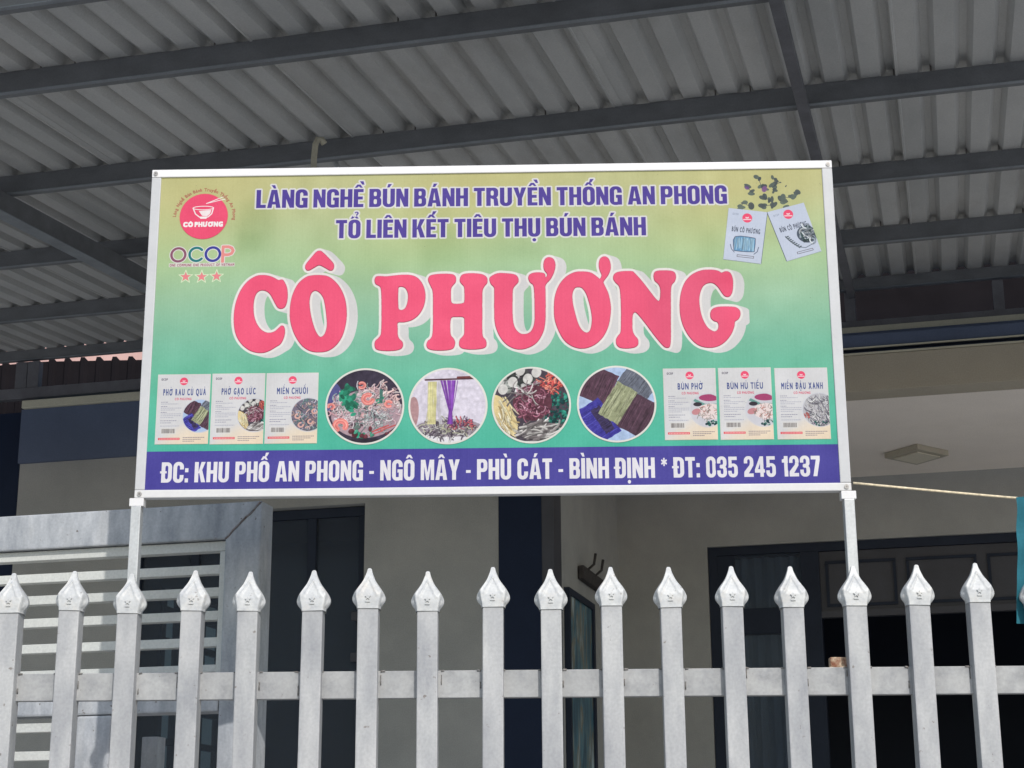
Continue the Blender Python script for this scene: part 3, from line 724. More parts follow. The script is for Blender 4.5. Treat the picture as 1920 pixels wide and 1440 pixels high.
def text(s, x0, x1, yb, cap, color, pen=(0, 0), gap=2.0, space=.30, halo=None, halo_r=0, alpha=1.0, clip=None, slope=0.0, xf=None, color2=None):
    """condensed lettering: glyphs squeezed to run from x0 to x1, strokes thickened by the pen (banner units)"""
    k = cap / CAPH
    gs = [glyph(c) for c in s]
    gs = [(g[0] * np.array([1.45, 1]), g[1]) if c == '1' else g for g, c in zip(gs, s)]
    ws = [(g[0][:, 0].max() - g[0][:, 0].min()) * k if len(g[0]) else 0 for g in gs]
    nsp = s.count(' '); ng = len(s) - nsp
    fixed = (len(s) - 1) * gap + ng * pen[0] * 2 + nsp * space * cap
    kx = (x1 - x0 - fixed) / max(sum(ws), 1e-6)
    reg = region(x0 - 6, yb - cap * 1.7, x1 + 6, yb + cap * .6) if xf is None else region(*xf[1])
    ss = 2
    m = np.zeros(((reg[3] - reg[1]) * ss, (reg[2] - reg[0]) * ss), bool)
    x = x0
    for g, w, c in zip(gs, ws, s):
        if c == ' ': x += space * cap + gap; continue
        V = g[0].copy(); V[:, 0] = (V[:, 0] - V[:, 0].min()) * k * kx + x + pen[0]
        V[:, 1] = yb - V[:, 1] * k + slope * (V[:, 0] - x0)
        if xf: V = xf[0](V)
        tri_mask(m, reg, V, g[1], ss)
        x += w * kx + 2 * pen[0] + gap
    if pen[0] or pen[1]:
        # square-ended pen, worked at the finer grid so the edges stay crisp
        rx, ry = int(round(pen[0] * S * ss)), int(round(pen[1] * S * ss))
        lite = hdil(m.astype(np.float32), int(rx * .38)).astype(bool)
        o = hdil(m.astype(np.float32), rx).astype(bool)
        if ry:
            c_ = np.cumsum(np.pad(o.astype(np.float32), ((ry + 1, ry), (0, 0))), 0)
            o = (c_[2 * ry + 1:] - c_[:-2 * ry - 1]) > .5
        if xf is None:
            # accents above the capitals keep a lighter stroke
            xs = (reg[0] + np.arange(o.shape[1]) / ss) / S
            ytop = ((yb - cap * 1.02 - pen[1] - .2 + slope * (xs - x0)) * S - reg[1]) * ss
            o = np.where(np.arange(o.shape[0])[:, None] < ytop[None, :], lite, o)
        m = o
    m = m.reshape(reg[3] - reg[1], ss, reg[2] - reg[0], ss).mean((1, 3)).astype(np.float32)
    cm_ = clipm(reg, clip)
    if halo is not None:
        blend(blur(dilate(m, halo_r * S), 1) * cm_, reg, halo)
    blend(m * cm_, reg, color, alpha)
    return m, reg

# --- heavy condensed capitals for the headlines, drawn as outlines (x right, y up, cap height 1)
import unicodedata
def rrect(x0, y0, x1, y1, rx, ry, n=7):
    rx = min(rx, (x1 - x0) / 2); ry = min(ry, (y1 - y0) / 2); P_ = []
    for cx, cy, a in ((x1 - rx, y1 - ry, 0), (x0 + rx, y1 - ry, 90), (x0 + rx, y0 + ry, 180), (x1 - rx, y0 + ry, 270)):
        for i in range(n):
            t = math.radians(a + 90 * i / (n - 1)); P_.append((cx + rx * math.cos(t), cy + ry * math.sin(t)))
    return P_
def bx4(x0, y0, x1, y1): return [(x0, y0), (x1, y0), (x1, y1), (x0, y1)]
def bold_glyph(c):
    s_, b, W = .25, .165, .68
    A = lambda l: ('+', l)
    D = lambda l: ('-', l)
    if c == 'H': return W, [A(bx4(0, 0, s_, 1)), A(bx4(W - s_, 0, W, 1)), A(bx4(0, .42, W, .59))]
    if c == 'N': return W, [A(bx4(0, 0, .225, 1)), A(bx4(W - .225, 0, W, 1)), A([(0, 1), (.24, 1), (W, 0), (W - .24, 0)])]
    if c == 'M': return .86, [A([(0, 1), (.29, 1), (.43, .38), (.57, 1), (.86, 1), (.86, 0), (.64, 0), (.64, .64), (.51, 0), (.35, 0), (.22, .64), (.22, 0), (0, 0)])]
    if c == 'K': return .70, [A(bx4(0, 0, s_, 1)), A([(.22, .42), (.42, 1), (.69, 1), (.44, .52)]), A([(.26, .60), (.47, .64), (.71, 0), (.44, 0)])]
    if c == 'L': return .54, [A(bx4(0, 0, s_, 1)), A(bx4(0, 0, .54, .18))]
    if c == 'E': return .55, [A(bx4(0, 0, s_, 1)), A(bx4(0, 0, .55, .175)), A(bx4(0, .825, .55, 1)), A(bx4(0, .42, .51, .585))]
    if c == 'T': return .62, [A(bx4(0, .82, .62, 1)), A(bx4(.185, 0, .435, 1))]
    if c == 'I': return s_, [A(bx4(0, 0, s_, 1))]
    if c == 'A': return .76, [A([(.22, 1), (.54, 1), (.76, 0), (.505, 0), (.475, .19), (.285, .19), (.255, 0), (0, 0)]), D([(.312, .345), (.448, .345), (.38, .80)])]
    if c == 'Y': return .72, [A([(0, 1), (.265, 1), (.36, .64), (.455, 1), (.72, 1), (.485, .40), (.485, 0), (.235, 0), (.235, .40)])]
    if c == 'U': return W, [A(bx4(0, .3, W, 1)), A(rrect(0, -.015, W, .7, .30, .25)), D(bx4(s_, .3, W - s_, 1.1)), D(rrect(s_, .155, W - s_, .6, .09, .10))]
    if c in 'OCG':
        o = [A(rrect(0, -.015, W, 1.015, .30, .25)), D(rrect(s_, .155, W - s_, .845, .09, .11))]
        if c == 'C': o += [D(bx4(W - s_ - .01, .37, W + .1, .64))]
        if c == 'G': o += [D(bx4(W - s_ - .01, .40, W + .1, .655)), A(bx4(.35, .38, W, .54)), A(bx4(W - .20, 0, W, .5)), D(bx4(s_ + .0, .16, W - s_, .37))]
        return W, o
    if c == 'B': return W, [A(bx4(0, 0, .42, 1)), A(rrect(.05, .45, .655, 1, .22, .20)), A(rrect(.05, 0, .68, .56, .24, .20)), D(rrect(s_, .60, .42, .84, .06, .08)), D(rrect(s_, .16, .43, .43, .06, .08))]
    if c == 'P': return .67, [A(bx4(0, 0, s_, 1)), A(bx4(0, .37, .4, 1)), A(rrect(.05, .37, .67, 1, .24, .22)), D(rrect(s_, .54, .425, .84, .07, .09))]
    if c == 'R': return .69, [A(bx4(0, 0, s_, 1)), A(bx4(0, .42, .4, 1)), A(rrect(.05, .42, .67, 1, .24, .20)), A([(.28, .5), (.54, .5), (.64, .38), (.69, 0), (.44, 0), (.41, .36), (.28, .40)]), D(rrect(s_, .57, .42, .84, .07, .08))]
    if c == 'Đ': return .68, [A(bx4(0, 0, .36, 1)), A(rrect(0, 0, .68, 1, .30, .25)), A(bx4(0, 0, .2, 1)), D(rrect(s_, .165, .43, .835, .09, .11)), A(bx4(-.09, .455, .34, .565))]
    if c == '0': return .62, [A(rrect(0, -.015, .62, 1.015, .28, .25)), D(rrect(.225, .155, .395, .845, .085, .11))]
    if c == '3': return .62, [A(rrect(0, .44, .61, 1.015, .27, .22)), A(rrect(0, -.015, .62, .56, .27, .22)), D(rrect(.22, .60, .385, .86, .08, .09)), D(rrect(.22, .145, .39, .43, .08, .09)), D(bx4(-.1, .33, .23, .67)), A(bx4(.17, .445, .42, .585))]
    if c == '2': return .61, [A(rrect(0, .40, .61, 1.015, .27, .24)), D(rrect(.22, .55, .385, .86, .08, .10)), D(bx4(-.1, .3, .7, .66)), A([(.37, .665), (.61, .665), (.60, .55), (.29, .165), (0, .165), (.02, .26), (.36, .58)]), A(bx4(0, 0, .60, .17))]
    if c == '5': return .61, [A(rrect(0, -.015, .61, .66, .27, .22)), D(rrect(.22, .15, .385, .52, .08, .10)), D(bx4(-.1, .31, .225, .46)), A(bx4(.03, .46, .235, 1)), A(bx4(.03, .83, .57, 1))]
    if c == '4': return .64, [A(bx4(.33, 0, .55, 1)), A([(0, .36), (.33, 1), (.42, 1), (.42, .84), (.20, .36)]), A(bx4(0, .20, .64, .37))]
    if c == '1': return .38, [A(bx4(.14, 0, .38, 1)), A([(0, .83), (.12, .86), (.19, 1), (.30, 1), (.30, .68), (0, .68)])]
    if c == '7': return .57, [A(bx4(0, .82, .57, 1)), A([(.33, .88), (.57, .88), (.57, .80), (.36, 0), (.11, 0)])]
    if c == ':': return .22, [A(bx4(0, 0, .22, .2)), A(bx4(0, .5, .22, .7))]
    if c == '-': return .30, [A(bx4(0, .33, .30, .47))]
    if c == '*':
        o = []
        for a in (0, 60, 120):
            t = math.radians(a + 90); u, v = math.cos(t), math.sin(t)
            o.append(A([(.19 + u * .20 - v * .045, .77 + v * .20 + u * .045), (.19 - u * .20 - v * .045, .77 - v * .20 + u * .045), (.19 - u * .20 + v * .045, .77 - v * .20 - u * .045), (.19 + u * .20 + v * .045, .77 + v * .20 - u * .045)]))
        return .38, o
    return .3, []
def bold_accent(m, cx, dy):
    sh = lambda l, ox=0.0, oy=0.0: [(x + cx + ox, y + oy) for x, y in l]
    if m == '\u0301': return [('+', sh([(-.10, 1.07), (.03, 1.07), (.17, 1.26), (-.04, 1.26)], .13 if dy else 0, .17 if dy else 0))]
    if m == '\u0300': return [('+', sh([(.10, 1.07), (-.03, 1.07), (-.17, 1.26), (.04, 1.26)], .22 if dy else 0, .17 if dy else 0))]
    if m == '\u0302': return [('+', sh([(-.23, 1.07), (-.09, 1.25), (.09, 1.25), (.23, 1.07), (.10, 1.07), (0, 1.15), (-.10, 1.07)]))]
    if m == '\u0309': return [('+', sh(rrect(-.10, 1.10, .12, 1.28, .10, .09), .10 if dy else 0, .17 if dy else 0)), ('-', sh(rrect(-.03, 1.15, .04, 1.225, .03, .03), .10 if dy else 0, .17 if dy else 0)), ('-', sh(bx4(-.2, 1.0, 0, 1.19), .10 if dy else 0, .17 if dy else 0)), ('+', sh(bx4(-.02, 1.06, .05, 1.13), .10 if dy else 0, .17 if dy else 0))]
    if m == '\u0323': return [('+', sh(rrect(-.105, -.27, .105, -.09, .105, .09)))]
    return []
def bold_text(s, x0, x1, yb, cap, color, gap=2.9, space=.24, halo=None, halo_r=0, slope=0.0):
    items = []
    for c in s:
        if c == ' ': items.append(None); continue
        d = c if c == 'Đ' else unicodedata.normalize('NFD', c)
        w, ops = bold_glyph(d[0]); ops = list(ops)
        marks = [m for m in d[1:]]; circ_ = '\u0302' in marks
        for m in marks: ops += bold_accent(m, w / 2, circ_ and m not in '\u0302\u0323')
        items.append((w, ops))
    nsp = sum(i is None for i in items)
    kx = (x1 - x0 - (len(items) - 1) * gap - nsp * space * cap) / (sum(i[0] for i in items if i) * cap)
    reg = region(x0 - 8, yb - cap * 1.75, x1 + 8, yb + cap * .6)
    m = np.zeros((reg[3] - reg[1], reg[2] - reg[0]), np.float32)
    x = x0
    for it in items:
        if it is None: x += space * cap + gap; continue
        w, ops = it
        for op, l in ops:
            P_ = np.array([(x + px_ * cap * kx, yb - py_ * cap) for px_, py_ in l]); P_[:, 1] += slope * (x - x0)
            r_ = region(P_[:, 0].min(), P_[:, 1].min(), P_[:, 0].max(), P_[:, 1].max())
            mm = poly_mask([P_], r_, 3)
            t = m[r_[1] - reg[1]:r_[3] - reg[1], r_[0] - reg[0]:r_[2] - reg[0]]
            if op == '+': np.maximum(t, mm, out=t)
            else: t *= 1 - mm
        x += w * cap * kx + gap
    if halo is not None: blend(blur(dilate(m, halo_r * S), 1), reg, halo)
    blend(m, reg, color)

def tint_noise(shape, cell, amp):
    h, w = shape; g = rng.normal(0, amp, (h // cell + 3, w // cell + 3)).astype(np.float32)
    yi = np.linspace(0, g.shape[0] - 2.01, h); xi = np.linspace(0, g.shape[1] - 2.01, w)
    y0 = yi.astype(int); x0 = xi.astype(int); fy = (yi - y0)[:, None]; fx = (xi - x0)[None]
    return (g[y0][:, x0] * (1 - fy) * (1 - fx) + g[y0 + 1][:, x0] * fy * (1 - fx) + g[y0][:, x0 + 1] * (1 - fy) * fx + g[y0 + 1][:, x0 + 1] * fy * fx)

# background gradient
stops = [(0, (194, 192, 138)), (60, (192, 193, 142)), (120, (184, 197, 148)), (190, (172, 200, 153)), (260, (156, 195, 160)), (300, (144, 193, 161)), (350, (126, 189, 160)), (400, (112, 188, 158)), (470, (94, 188, 159)), (560, (82, 186, 160)), (650, (80, 184, 158))]
yy = np.arange(PHH) / S
for ch in range(3):
    CV[..., ch] = np.interp(yy, [s_[0] for s_ in stops], [s_[1][ch] for s_ in stops])[:, None] / 255.0
gx = (np.arange(PW) / S)[None, :]; gy = yy[:, None]
warm = np.clip(.5 + .5 * np.sin(gx * .012 + gy * .01), 0, 1) * np.exp(-((gy - 100) / 120) ** 2)
CV += (warm[..., None] * np.array([.022, -.004, -.03]))
# soft darker and lighter patches over the ground colour
for cx, cy, rx, ry, dv in ((204, 110, 34, 52, -.05), (190, 150, 28, 22, -.035), (560, 160, 45, 40, -.05), (1075, 250, 30, 110, -.03), (990, 330, 70, 60, -.03), (1200, 230, 60, 60, .02), (690, 150, 60, 40, -.025), (1110, 200, 45, 25, .03)):
    e = np.exp(-(((gx - cx) / rx) ** 4 + ((gy - cy) / ry) ** 4))
    CV += e[..., None] * dv * np.array([1.0, .8, .9])

# the name in big serif letters: extruded pale shadow, pale outline, pink face
BIGS = {k: [smooth_loop(l) for l in v] for k, v in BIG.items()}
reg = region(150, 140, 1130, 400)
face = np.zeros((reg[3] - reg[1], reg[2] - reg[0]), np.float32)
for k, v in BIGS.items():
    # holes and separate accents share the even-odd rule
    A = np.concatenate(v); r_ = region(A[:, 0].min(), A[:, 1].min(), A[:, 0].max(), A[:, 1].max())
    mm = poly_mask(v, r_, 3)
    sl_ = face[r_[1] - reg[1]:r_[3] - reg[1], r_[0] - reg[0]:r_[2] - reg[0]]
    np.maximum(sl_, mm, out=sl_)
halo = dilate(face, 5.2 * S)
ext = halo.copy()
NS = 48
for i in range(1, NS + 1):
    dx, dy = int(round(16.0 * S * i / NS)), int(round(5.0 * S * i / NS))
    ext[dy:, dx:] = np.maximum(ext[dy:, dx:], halo[:halo.shape[0] - dy, :halo.shape[1] - dx])
blend(blur(ext, 1), reg, (216, 213, 211))
line = blur(halo, 1) * (1 - blur(ext * 0 + dilate(face, 3.8 * S), 1) * 0)
blend(line, reg, (236, 229, 224))
inner = dilate(face, 2.2 * S)
blend(blur(dilate(face, .8 * S), 1), reg, (196, 70, 104))
pinkc = np.empty((reg[3] - reg[1], reg[2] - reg[0], 3), np.float32)
gyy = np.linspace(0, 1, pinkc.shape[0])[:, None]; gxx = np.linspace(150, 1130, pinkc.shape[1])[None, :]
dull = np.exp(-(((gxx - 1010) / 75) ** 4)) * .5 + np.exp(-(((gxx - 800) / 120) ** 4)) * .35 * (1 - gyy)
for ch, (a_, b_) in enumerate(((244, 220), (92, 92), (126, 122))):
    pinkc[..., ch] = (a_ + (b_ - a_) * dull) / 255.0
blend(face, reg, pinkc)

# the two purple headlines
bold_text('LÀNG NGHỀ BÚN BÁNH TRUYỀN THỐNG AN PHONG', 202.5, 1098.5, 80.5, 37, (86, 70, 152), gap=2.6, space=.16, halo=(222, 219, 216), halo_r=3.0, slope=.0045)
bold_text('TỔ LIÊN KẾT TIÊU THỤ BÚN BÁNH', 356, 943.3, 144, 37, (86, 70, 152), gap=2.6, space=.16, halo=(222, 219, 216), halo_r=3.0, slope=.004)

# logo: pink disc, bowl, chopsticks, name, arc of lettering
def logo(cx, cy, r, detail=True):
    ell(cx, cy, r + .6 * r / 46, r + .6 * r / 46, (216, 150, 110), .7)
    ell(cx, cy, r, r, (240, 84, 118))
    q = r / 46
    wcol = (246, 240, 236)
    bowl = [(cx - 21 * q, cy - 17 * q), (cx - 16 * q, cy - 5 * q), (cx - 8 * q, cy + 1.5 * q), (cx + 8 * q, cy + 1.5 * q), (cx + 15 * q, cy - 5 * q), (cx + 18 * q, cy - 17 * q)]
    if detail:
        stroke(bowl, 2.2 * q, wcol); fill([[(cx - 10 * q, cy - 11 * q), (cx + 14 * q, cy - 13 * q), (cx + 12 * q, cy - 5 * q), (cx + 6 * q, cy), (cx - 3 * q, cy - 1 * q)]], wcol, .95)
        t = np.linspace(0, 2 * math.pi, 30, endpoint=False)
        stroke(np.stack([cx - 1.5 * q + 19.5 * q * np.cos(t), cy - 17 * q + 3.6 * q * np.sin(t)], 1), 1.5 * q, wcol, closed=True)
        fill([[(cx - 8 * q, cy + 2 * q), (cx + 7 * q, cy + 2 * q), (cx + 5 * q, cy + 5 * q), (cx - 6 * q, cy + 5 * q)]], wcol)
        stroke([(cx + 4 * q, cy - 26 * q), (cx + 37 * q, cy - 40 * q)], 1.5 * q, wcol); stroke([(cx + 4 * q, cy - 26 * q), (cx + 40 * q, cy - 35 * q)], 1.5 * q, wcol)
        text('CÔ PHƯƠNG', cx - 38.5 * q, cx + 37.5 * q, cy + 20.5 * q, 8.6 * q, wcol, pen=(1.0 * q, .85 * q), gap=.5 * q, space=.2)
    else:
        ell(cx, cy - 6 * q, 17 * q, 11 * q, wcol, .85); ell(cx, cy - 14 * q, 12 * q, 6 * q, (240, 84, 118))
        rect(cx - 38 * q, cy + 9 * q, cx + 38 * q, cy + 21 * q, wcol, .8)
logo(103, 96, 46)
ARC = 'Làng Nghề Bún Bánh Truyền Thống An Phong'
def arc_xf(cx, cy, R, x0, x1, a0, a1):
    def f(V):
        a = a0 + (V[:, 0] - x0) / (x1 - x0) * (a1 - a0); rr = R - (V[:, 1])
        return np.stack([cx + rr * np.sin(a), cy - rr * np.cos(a)], 1)
    return f
text(ARC, 0, 196, 0, 6.0, (178, 112, 92), pen=(.25, .25), gap=.9, space=.5, alpha=.9, xf=(arc_xf(104, 99, 54.5, 0, 196, -1.52, 1.66), (35, 28, 175, 125)))

# certificate mark
def ring(cx, cy, r, w, col, a0=0, a1=2 * math.pi):
    t = np.linspace(a0, a1, 40); P_ = np.stack([cx + r * np.cos(t), cy + r * np.sin(t)], 1)
    stroke(P_, w + 3.2, (226, 222, 216)); stroke(P_, w, col)
Pp = [(142.5, 188), (142.5, 158), (153, 158), (159, 160.5), (161.8, 166), (159, 171.5), (153, 174), (144, 174)]
stroke(Pp, 8.8, (226, 222, 216))
ring(58, 173, 13.2, 4.6, (142, 88, 110)); ring(92.5, 172.5, 13.2, 4.8, (38, 120, 122), .72, 2 * math.pi - .72); ring(123.5, 172.5, 13.4, 5.0, (62, 66, 150))
stroke(Pp, 5.8, (232, 146, 140))
rect(41, 190, 166, 197.5, (226, 220, 214), .85)
text('ONE COMMUNE ONE PRODUCT OF VIETNAM', 42.5, 165, 196.4, 5.0, (160, 84, 110), pen=(.2, .2), gap=.8, space=.3)
for cx, cy in ((73.8, 217.2), (104.1, 217.6), (132.4, 216.9)):
    t = np.arange(10) * math.pi / 5; rr = np.where(np.arange(10) % 2 == 0, 13.5, 5.6)
    st = np.stack([cx + rr * np.sin(t), cy - rr * np.cos(t)], 1)
    stroke(st, 1.4, (222, 232, 196), closed=True); fill([cx + (st[:, 0:1] - cx) * .74, ][:0] or [np.stack([cx + (st[:, 0] - cx) * .74, cy + (st[:, 1] - cy) * .74], 1)], (236, 134, 140))

# eucalyptus sprig above the packets
LV = [(1159.5, 33.8), (1164.8, 50.1), (1137.3, 52.7), (1147.8, 63.1), (1190.1, 35.8), (1188.1, 49.0), (1190.3, 60.8), (1170.0, 54.6), (1231.1, 64.4), (1222.4, 74.5), (1202.0, 72.7), (1169.2, 72.3), (1207.1, 80.2), (1129.1, 83.4), (1123.3, 92.1), (1143.8, 92.4), (1167.1, 89.8), (1181.1, 81.2), (1186.2, 88.6), (1206.6, 88.9), (1199.3, 43.3), (1231.9, 74.7), (1208.4, 52.3)]
for i, j in ((0, 1), (1, 7), (2, 3), (4, 5), (5, 6), (8, 9), (9, 10), (10, 12), (11, 17), (17, 18), (13, 14), (13, 15), (16, 18), (20, 5)):
    stroke([LV[i], LV[j]], 1.1, (92, 88, 96), .9)
for i, (x, y) in enumerate(LV):
    for _ in range(1 if i in (20, 21, 22, 19) else 3):
        a_ = rng.uniform(0, math.pi); rx = rng.uniform(3.5, 7.5) * (1 if i < 20 else .5)
        g_ = rng.uniform(0, 1)
        ell(x + rng.uniform(-4, 4), y + rng.uniform(-4, 4), rx, rx * rng.uniform(.45, .8), (74 + 30 * g_, 80 + 36 * g_, 84 + 22 * g_), .95, a_)
ell(1170, 56, 5, 6.5, (140, 96, 150), .8, .4); ell(1137, 53, 4.5, 3.5, (112, 76, 140), .8, .5)

def noodles(cx, cy, rx, ry, n, cols, w=(1.2, 2.4), clip=None, curl=1.0, ang=None, ln=14, alpha=.9):
    for _ in range(n):
        a_ = rng.uniform(0, 2 * math.pi); q = math.sqrt(rng.uniform(0, 1))
        x, y = cx + rx * q * math.cos(a_), cy + ry * q * math.sin(a_)
        th = rng.uniform(0, 2 * math.pi) if ang is None else ang + rng.normal(0, .16)
        P_ = [(x, y)]; bend = rng.normal(0, .45) * curl
        for _k in range(5):
            x += ln / 5 * math.cos(th); y += ln / 5 * math.sin(th); th += bend; P_.append((x, y))
        c0 = np.array(cols[rng.integers(len(cols))], float) * rng.uniform(.78, 1.1); w_ = rng.uniform(*w)
        stroke([(px_ + .35 * w_, py_ + .5 * w_) for px_, py_ in P_], w_ * 1.2, c0 * .45, .38, clip)
        stroke(P_, w_, np.clip(c0 * .95, 0, 250), alpha, clip)
        stroke([(px_ - .12 * w_, py_ - .16 * w_) for px_, py_ in P_], w_ * .4, np.clip(c0 * 1.12, 0, 252), .7, clip)

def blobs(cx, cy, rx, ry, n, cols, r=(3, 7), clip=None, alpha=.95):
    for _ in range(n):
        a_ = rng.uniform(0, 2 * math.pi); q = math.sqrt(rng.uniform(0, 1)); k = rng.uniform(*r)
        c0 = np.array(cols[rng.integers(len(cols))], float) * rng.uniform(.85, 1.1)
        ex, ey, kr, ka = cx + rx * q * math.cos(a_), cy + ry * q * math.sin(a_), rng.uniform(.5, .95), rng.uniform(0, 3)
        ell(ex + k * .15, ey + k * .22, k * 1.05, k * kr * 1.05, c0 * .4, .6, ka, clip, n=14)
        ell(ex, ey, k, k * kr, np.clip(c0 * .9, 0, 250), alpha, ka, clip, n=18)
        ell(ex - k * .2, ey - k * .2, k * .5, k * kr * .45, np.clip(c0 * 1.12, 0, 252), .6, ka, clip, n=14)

def block(cx, cy, hw, hh, ang, base, light, clip, n=60):
    c, s = math.cos(ang), math.sin(ang); R = lambda x, y: (cx + x * c - y * s, cy + x * s + y * c)
    pts = []
    for t in np.linspace(-1, 1, 9): pts.append(R(hw * t, -hh + rng.uniform(-1, 1)))
    for t in np.linspace(-1, 1, 9): pts.append(R(hw + rng.uniform(-1, 1), hh * t))
    for t in np.linspace(1, -1, 9): pts.append(R(hw * t, hh + rng.uniform(-1, 1)))
    for t in np.linspace(1, -1, 9): pts.append(R(-hw + rng.uniform(-1, 1), hh * t))
    fill([pts], base, 1, clip)
    for _ in range(n):
        x = rng.uniform(-hw, hw); w_ = rng.uniform(.5, 1.3)
        y0_, y1_ = sorted(rng.uniform(-hh, hh, 2)); j = rng.uniform(-1.5, 1.5)
        c0 = np.array(light if rng.uniform() < .55 else [b * .6 for b in base], float)
        stroke([R(x, y0_), R(x + j, (y0_ + y1_) / 2), R(x, y1_)], w_, c0, .55, clip)

def dish_shrimp(cx, cy, r, clip, k=1.0):
    rect(cx - r, cy - r, cx + r, cy + r, (62, 54, 70), 1, clip)
    ell(cx - 70 * k, cy - 20 * k, 26 * k, 30 * k, (92, 92, 148), .9, .4, clip)
    ell(cx + 4 * k, cy + 14 * k, 66 * k, 46 * k, (176, 150, 158), 1, -.08, clip)
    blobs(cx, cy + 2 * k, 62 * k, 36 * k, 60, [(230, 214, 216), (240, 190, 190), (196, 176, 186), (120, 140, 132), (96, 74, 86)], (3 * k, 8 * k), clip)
    noodles(cx, cy + 4 * k, 66 * k, 40 * k, 150, [(238, 224, 226), (232, 190, 196), (200, 196, 200), (150, 170, 164)], (.9 * k, 2 * k), clip, 1.4, ln=15 * k)
    noodles(cx + 20 * k, cy + 28 * k, 28 * k, 20 * k, 60, [(214, 218, 216), (176, 190, 188), (120, 130, 132)], (.8 * k, 1.6 * k), clip, 1.6, ln=14 * k)
    noodles(cx + 34 * k, cy - 16 * k, 34 * k, 24 * k, 70, [(244, 224, 220), (240, 196, 190), (214, 176, 180)], (1.2 * k, 2.6 * k), clip, 1.2, ln=13 * k)
    noodles(cx - 50 * k, cy + 4 * k, 20 * k, 20 * k, 30, [(238, 218, 220), (220, 170, 176)], (1.2 * k, 2.6 * k), clip, 1.2, ln=12 * k)
    for gx_, gy_, q in ((-36, -28, 12), (-28, -16, 11), (-24, 4, 9), (-34, -8, 8), (-14, 52, 8), (30, -12, 5), (-44, -20, 9), (-30, -34, 11), (-20, -6, 9)):
        for _ in range(7): ell(cx + (gx_ + rng.normal(0, 4)) * k, cy + (gy_ + rng.normal(0, 4)) * k, q * .6 * k, q * .36 * k, np.array((50, 150, 118)) * rng.uniform(.6, 1.15), .95, rng.uniform(0, 3), clip)
    rect(cx + 27 * k, cy - 32 * k, cx + 33 * k, cy - 6 * k, (60, 110, 100), .9, clip)
    for sx, sy, q, a0 in ((6, -14, 14, 0.4), (-44, 36, 16, 2.2), (-6, -40, 9, 4.0), (44, -4, 9, 1.0), (-62, 0, 8, 3)):
        for dr, col in ((0, (230, 134, 126)), (2.2, (246, 178, 166)), (-2.4, (206, 108, 106))):
            t = np.linspace(a0, a0 + 4.6, 18); P_ = np.stack([cx + (sx + (q * .62 + dr * .5) * np.cos(t)) * k, cy + (sy + (q * .55 + dr * .5) * np.sin(t)) * k], 1)
            stroke(P_, (q * .62 if dr == 0 else 1.6) * k, col, 1 if dr == 0 else .75, clip)
    for _ in range(9):
        x, y = cx + rng.uniform(-5, 62) * k, cy + rng.uniform(44, 56) * k
        stroke([(x, y), (x + 24 * k, y - 9 * k)], 2.6 * k, (196, 86, 84), .9, clip)
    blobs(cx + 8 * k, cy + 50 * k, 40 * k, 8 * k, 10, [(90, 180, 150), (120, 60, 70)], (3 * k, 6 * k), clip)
    ell(cx, cy + 74 * k, 62 * k, 13 * k, (52, 46, 58), 1, 0, clip)

def dish_lift(cx, cy, r, clip, k=1.0):
    rect(cx - r, cy - r, cx + r, cy + r, (218, 210, 222), 1, clip)
    ell(cx - 66 * k, cy + 16 * k, 12 * k, 34 * k, (176, 134, 134), .9, .1, clip)
    ell(cx, cy + 62 * k, 74 * k, 34 * k, (232, 228, 232), 1, 0, clip)
    ell(cx + 2 * k, cy + 42 * k, 62 * k, 17 * k, (150, 138, 146), .9, 0, clip)
    noodles(cx - 2 * k, cy + 44 * k, 58 * k, 15 * k, 130, [(236, 232, 226), (120, 112, 120), (206, 204, 176), (90, 78, 92)], (1 * k, 2 * k), clip, 1.3, ln=14 * k)
    noodles(cx + 26 * k, cy + 34 * k, 24 * k, 7 * k, 40, [(120, 64, 96), (88, 50, 84), (200, 90, 96)], (1 * k, 1.8 * k), clip, 1.3, ln=10 * k)
    for i in range(34):
        x = cx + (-30 + rng.uniform(-7, 9)) * k
        stroke([(x, cy - 46 * k), (x + rng.uniform(-3, 2) * k, cy - 10 * k), (x + rng.uniform(-6, 3) * k, cy + 34 * k)], 1.3 * k, np.array((226, 218, 158)) * rng.uniform(.86, 1.06), .85, clip)
    for i in range(10):
        x = cx + (-16 + rng.uniform(-3, 3)) * k
        stroke([(x, cy - 46 * k), (x - 2 * k, cy), (x + 3 * k, cy + 34 * k)], 1.2 * k, (196, 190, 196), .8, clip)
    for i in range(44):
        x0_ = rng.uniform(-16, 16)
        stroke([(cx + (2 + x0_) * k, cy - 48 * k), (cx + (4 + x0_ * .6) * k, cy - 18 * k), (cx + (5 + x0_ * .22) * k, cy + 8 * k), (cx + (4 + rng.uniform(-5, 5)) * k, cy + 34 * k)], 1.4 * k, np.array((122, 66, 158)) * rng.uniform(.75, 1.3), .85 if i < 36 else .6, clip)
    stroke([(cx - 42 * k, cy - 50 * k), (cx + 58 * k, cy - 52 * k)], 3.0 * k, (84, 54, 62), 1, clip); stroke([(cx + 18 * k, cy - 54 * k), (cx + 60 * k, cy - 55 * k)], 4 * k, (120, 66, 66), 1, clip)

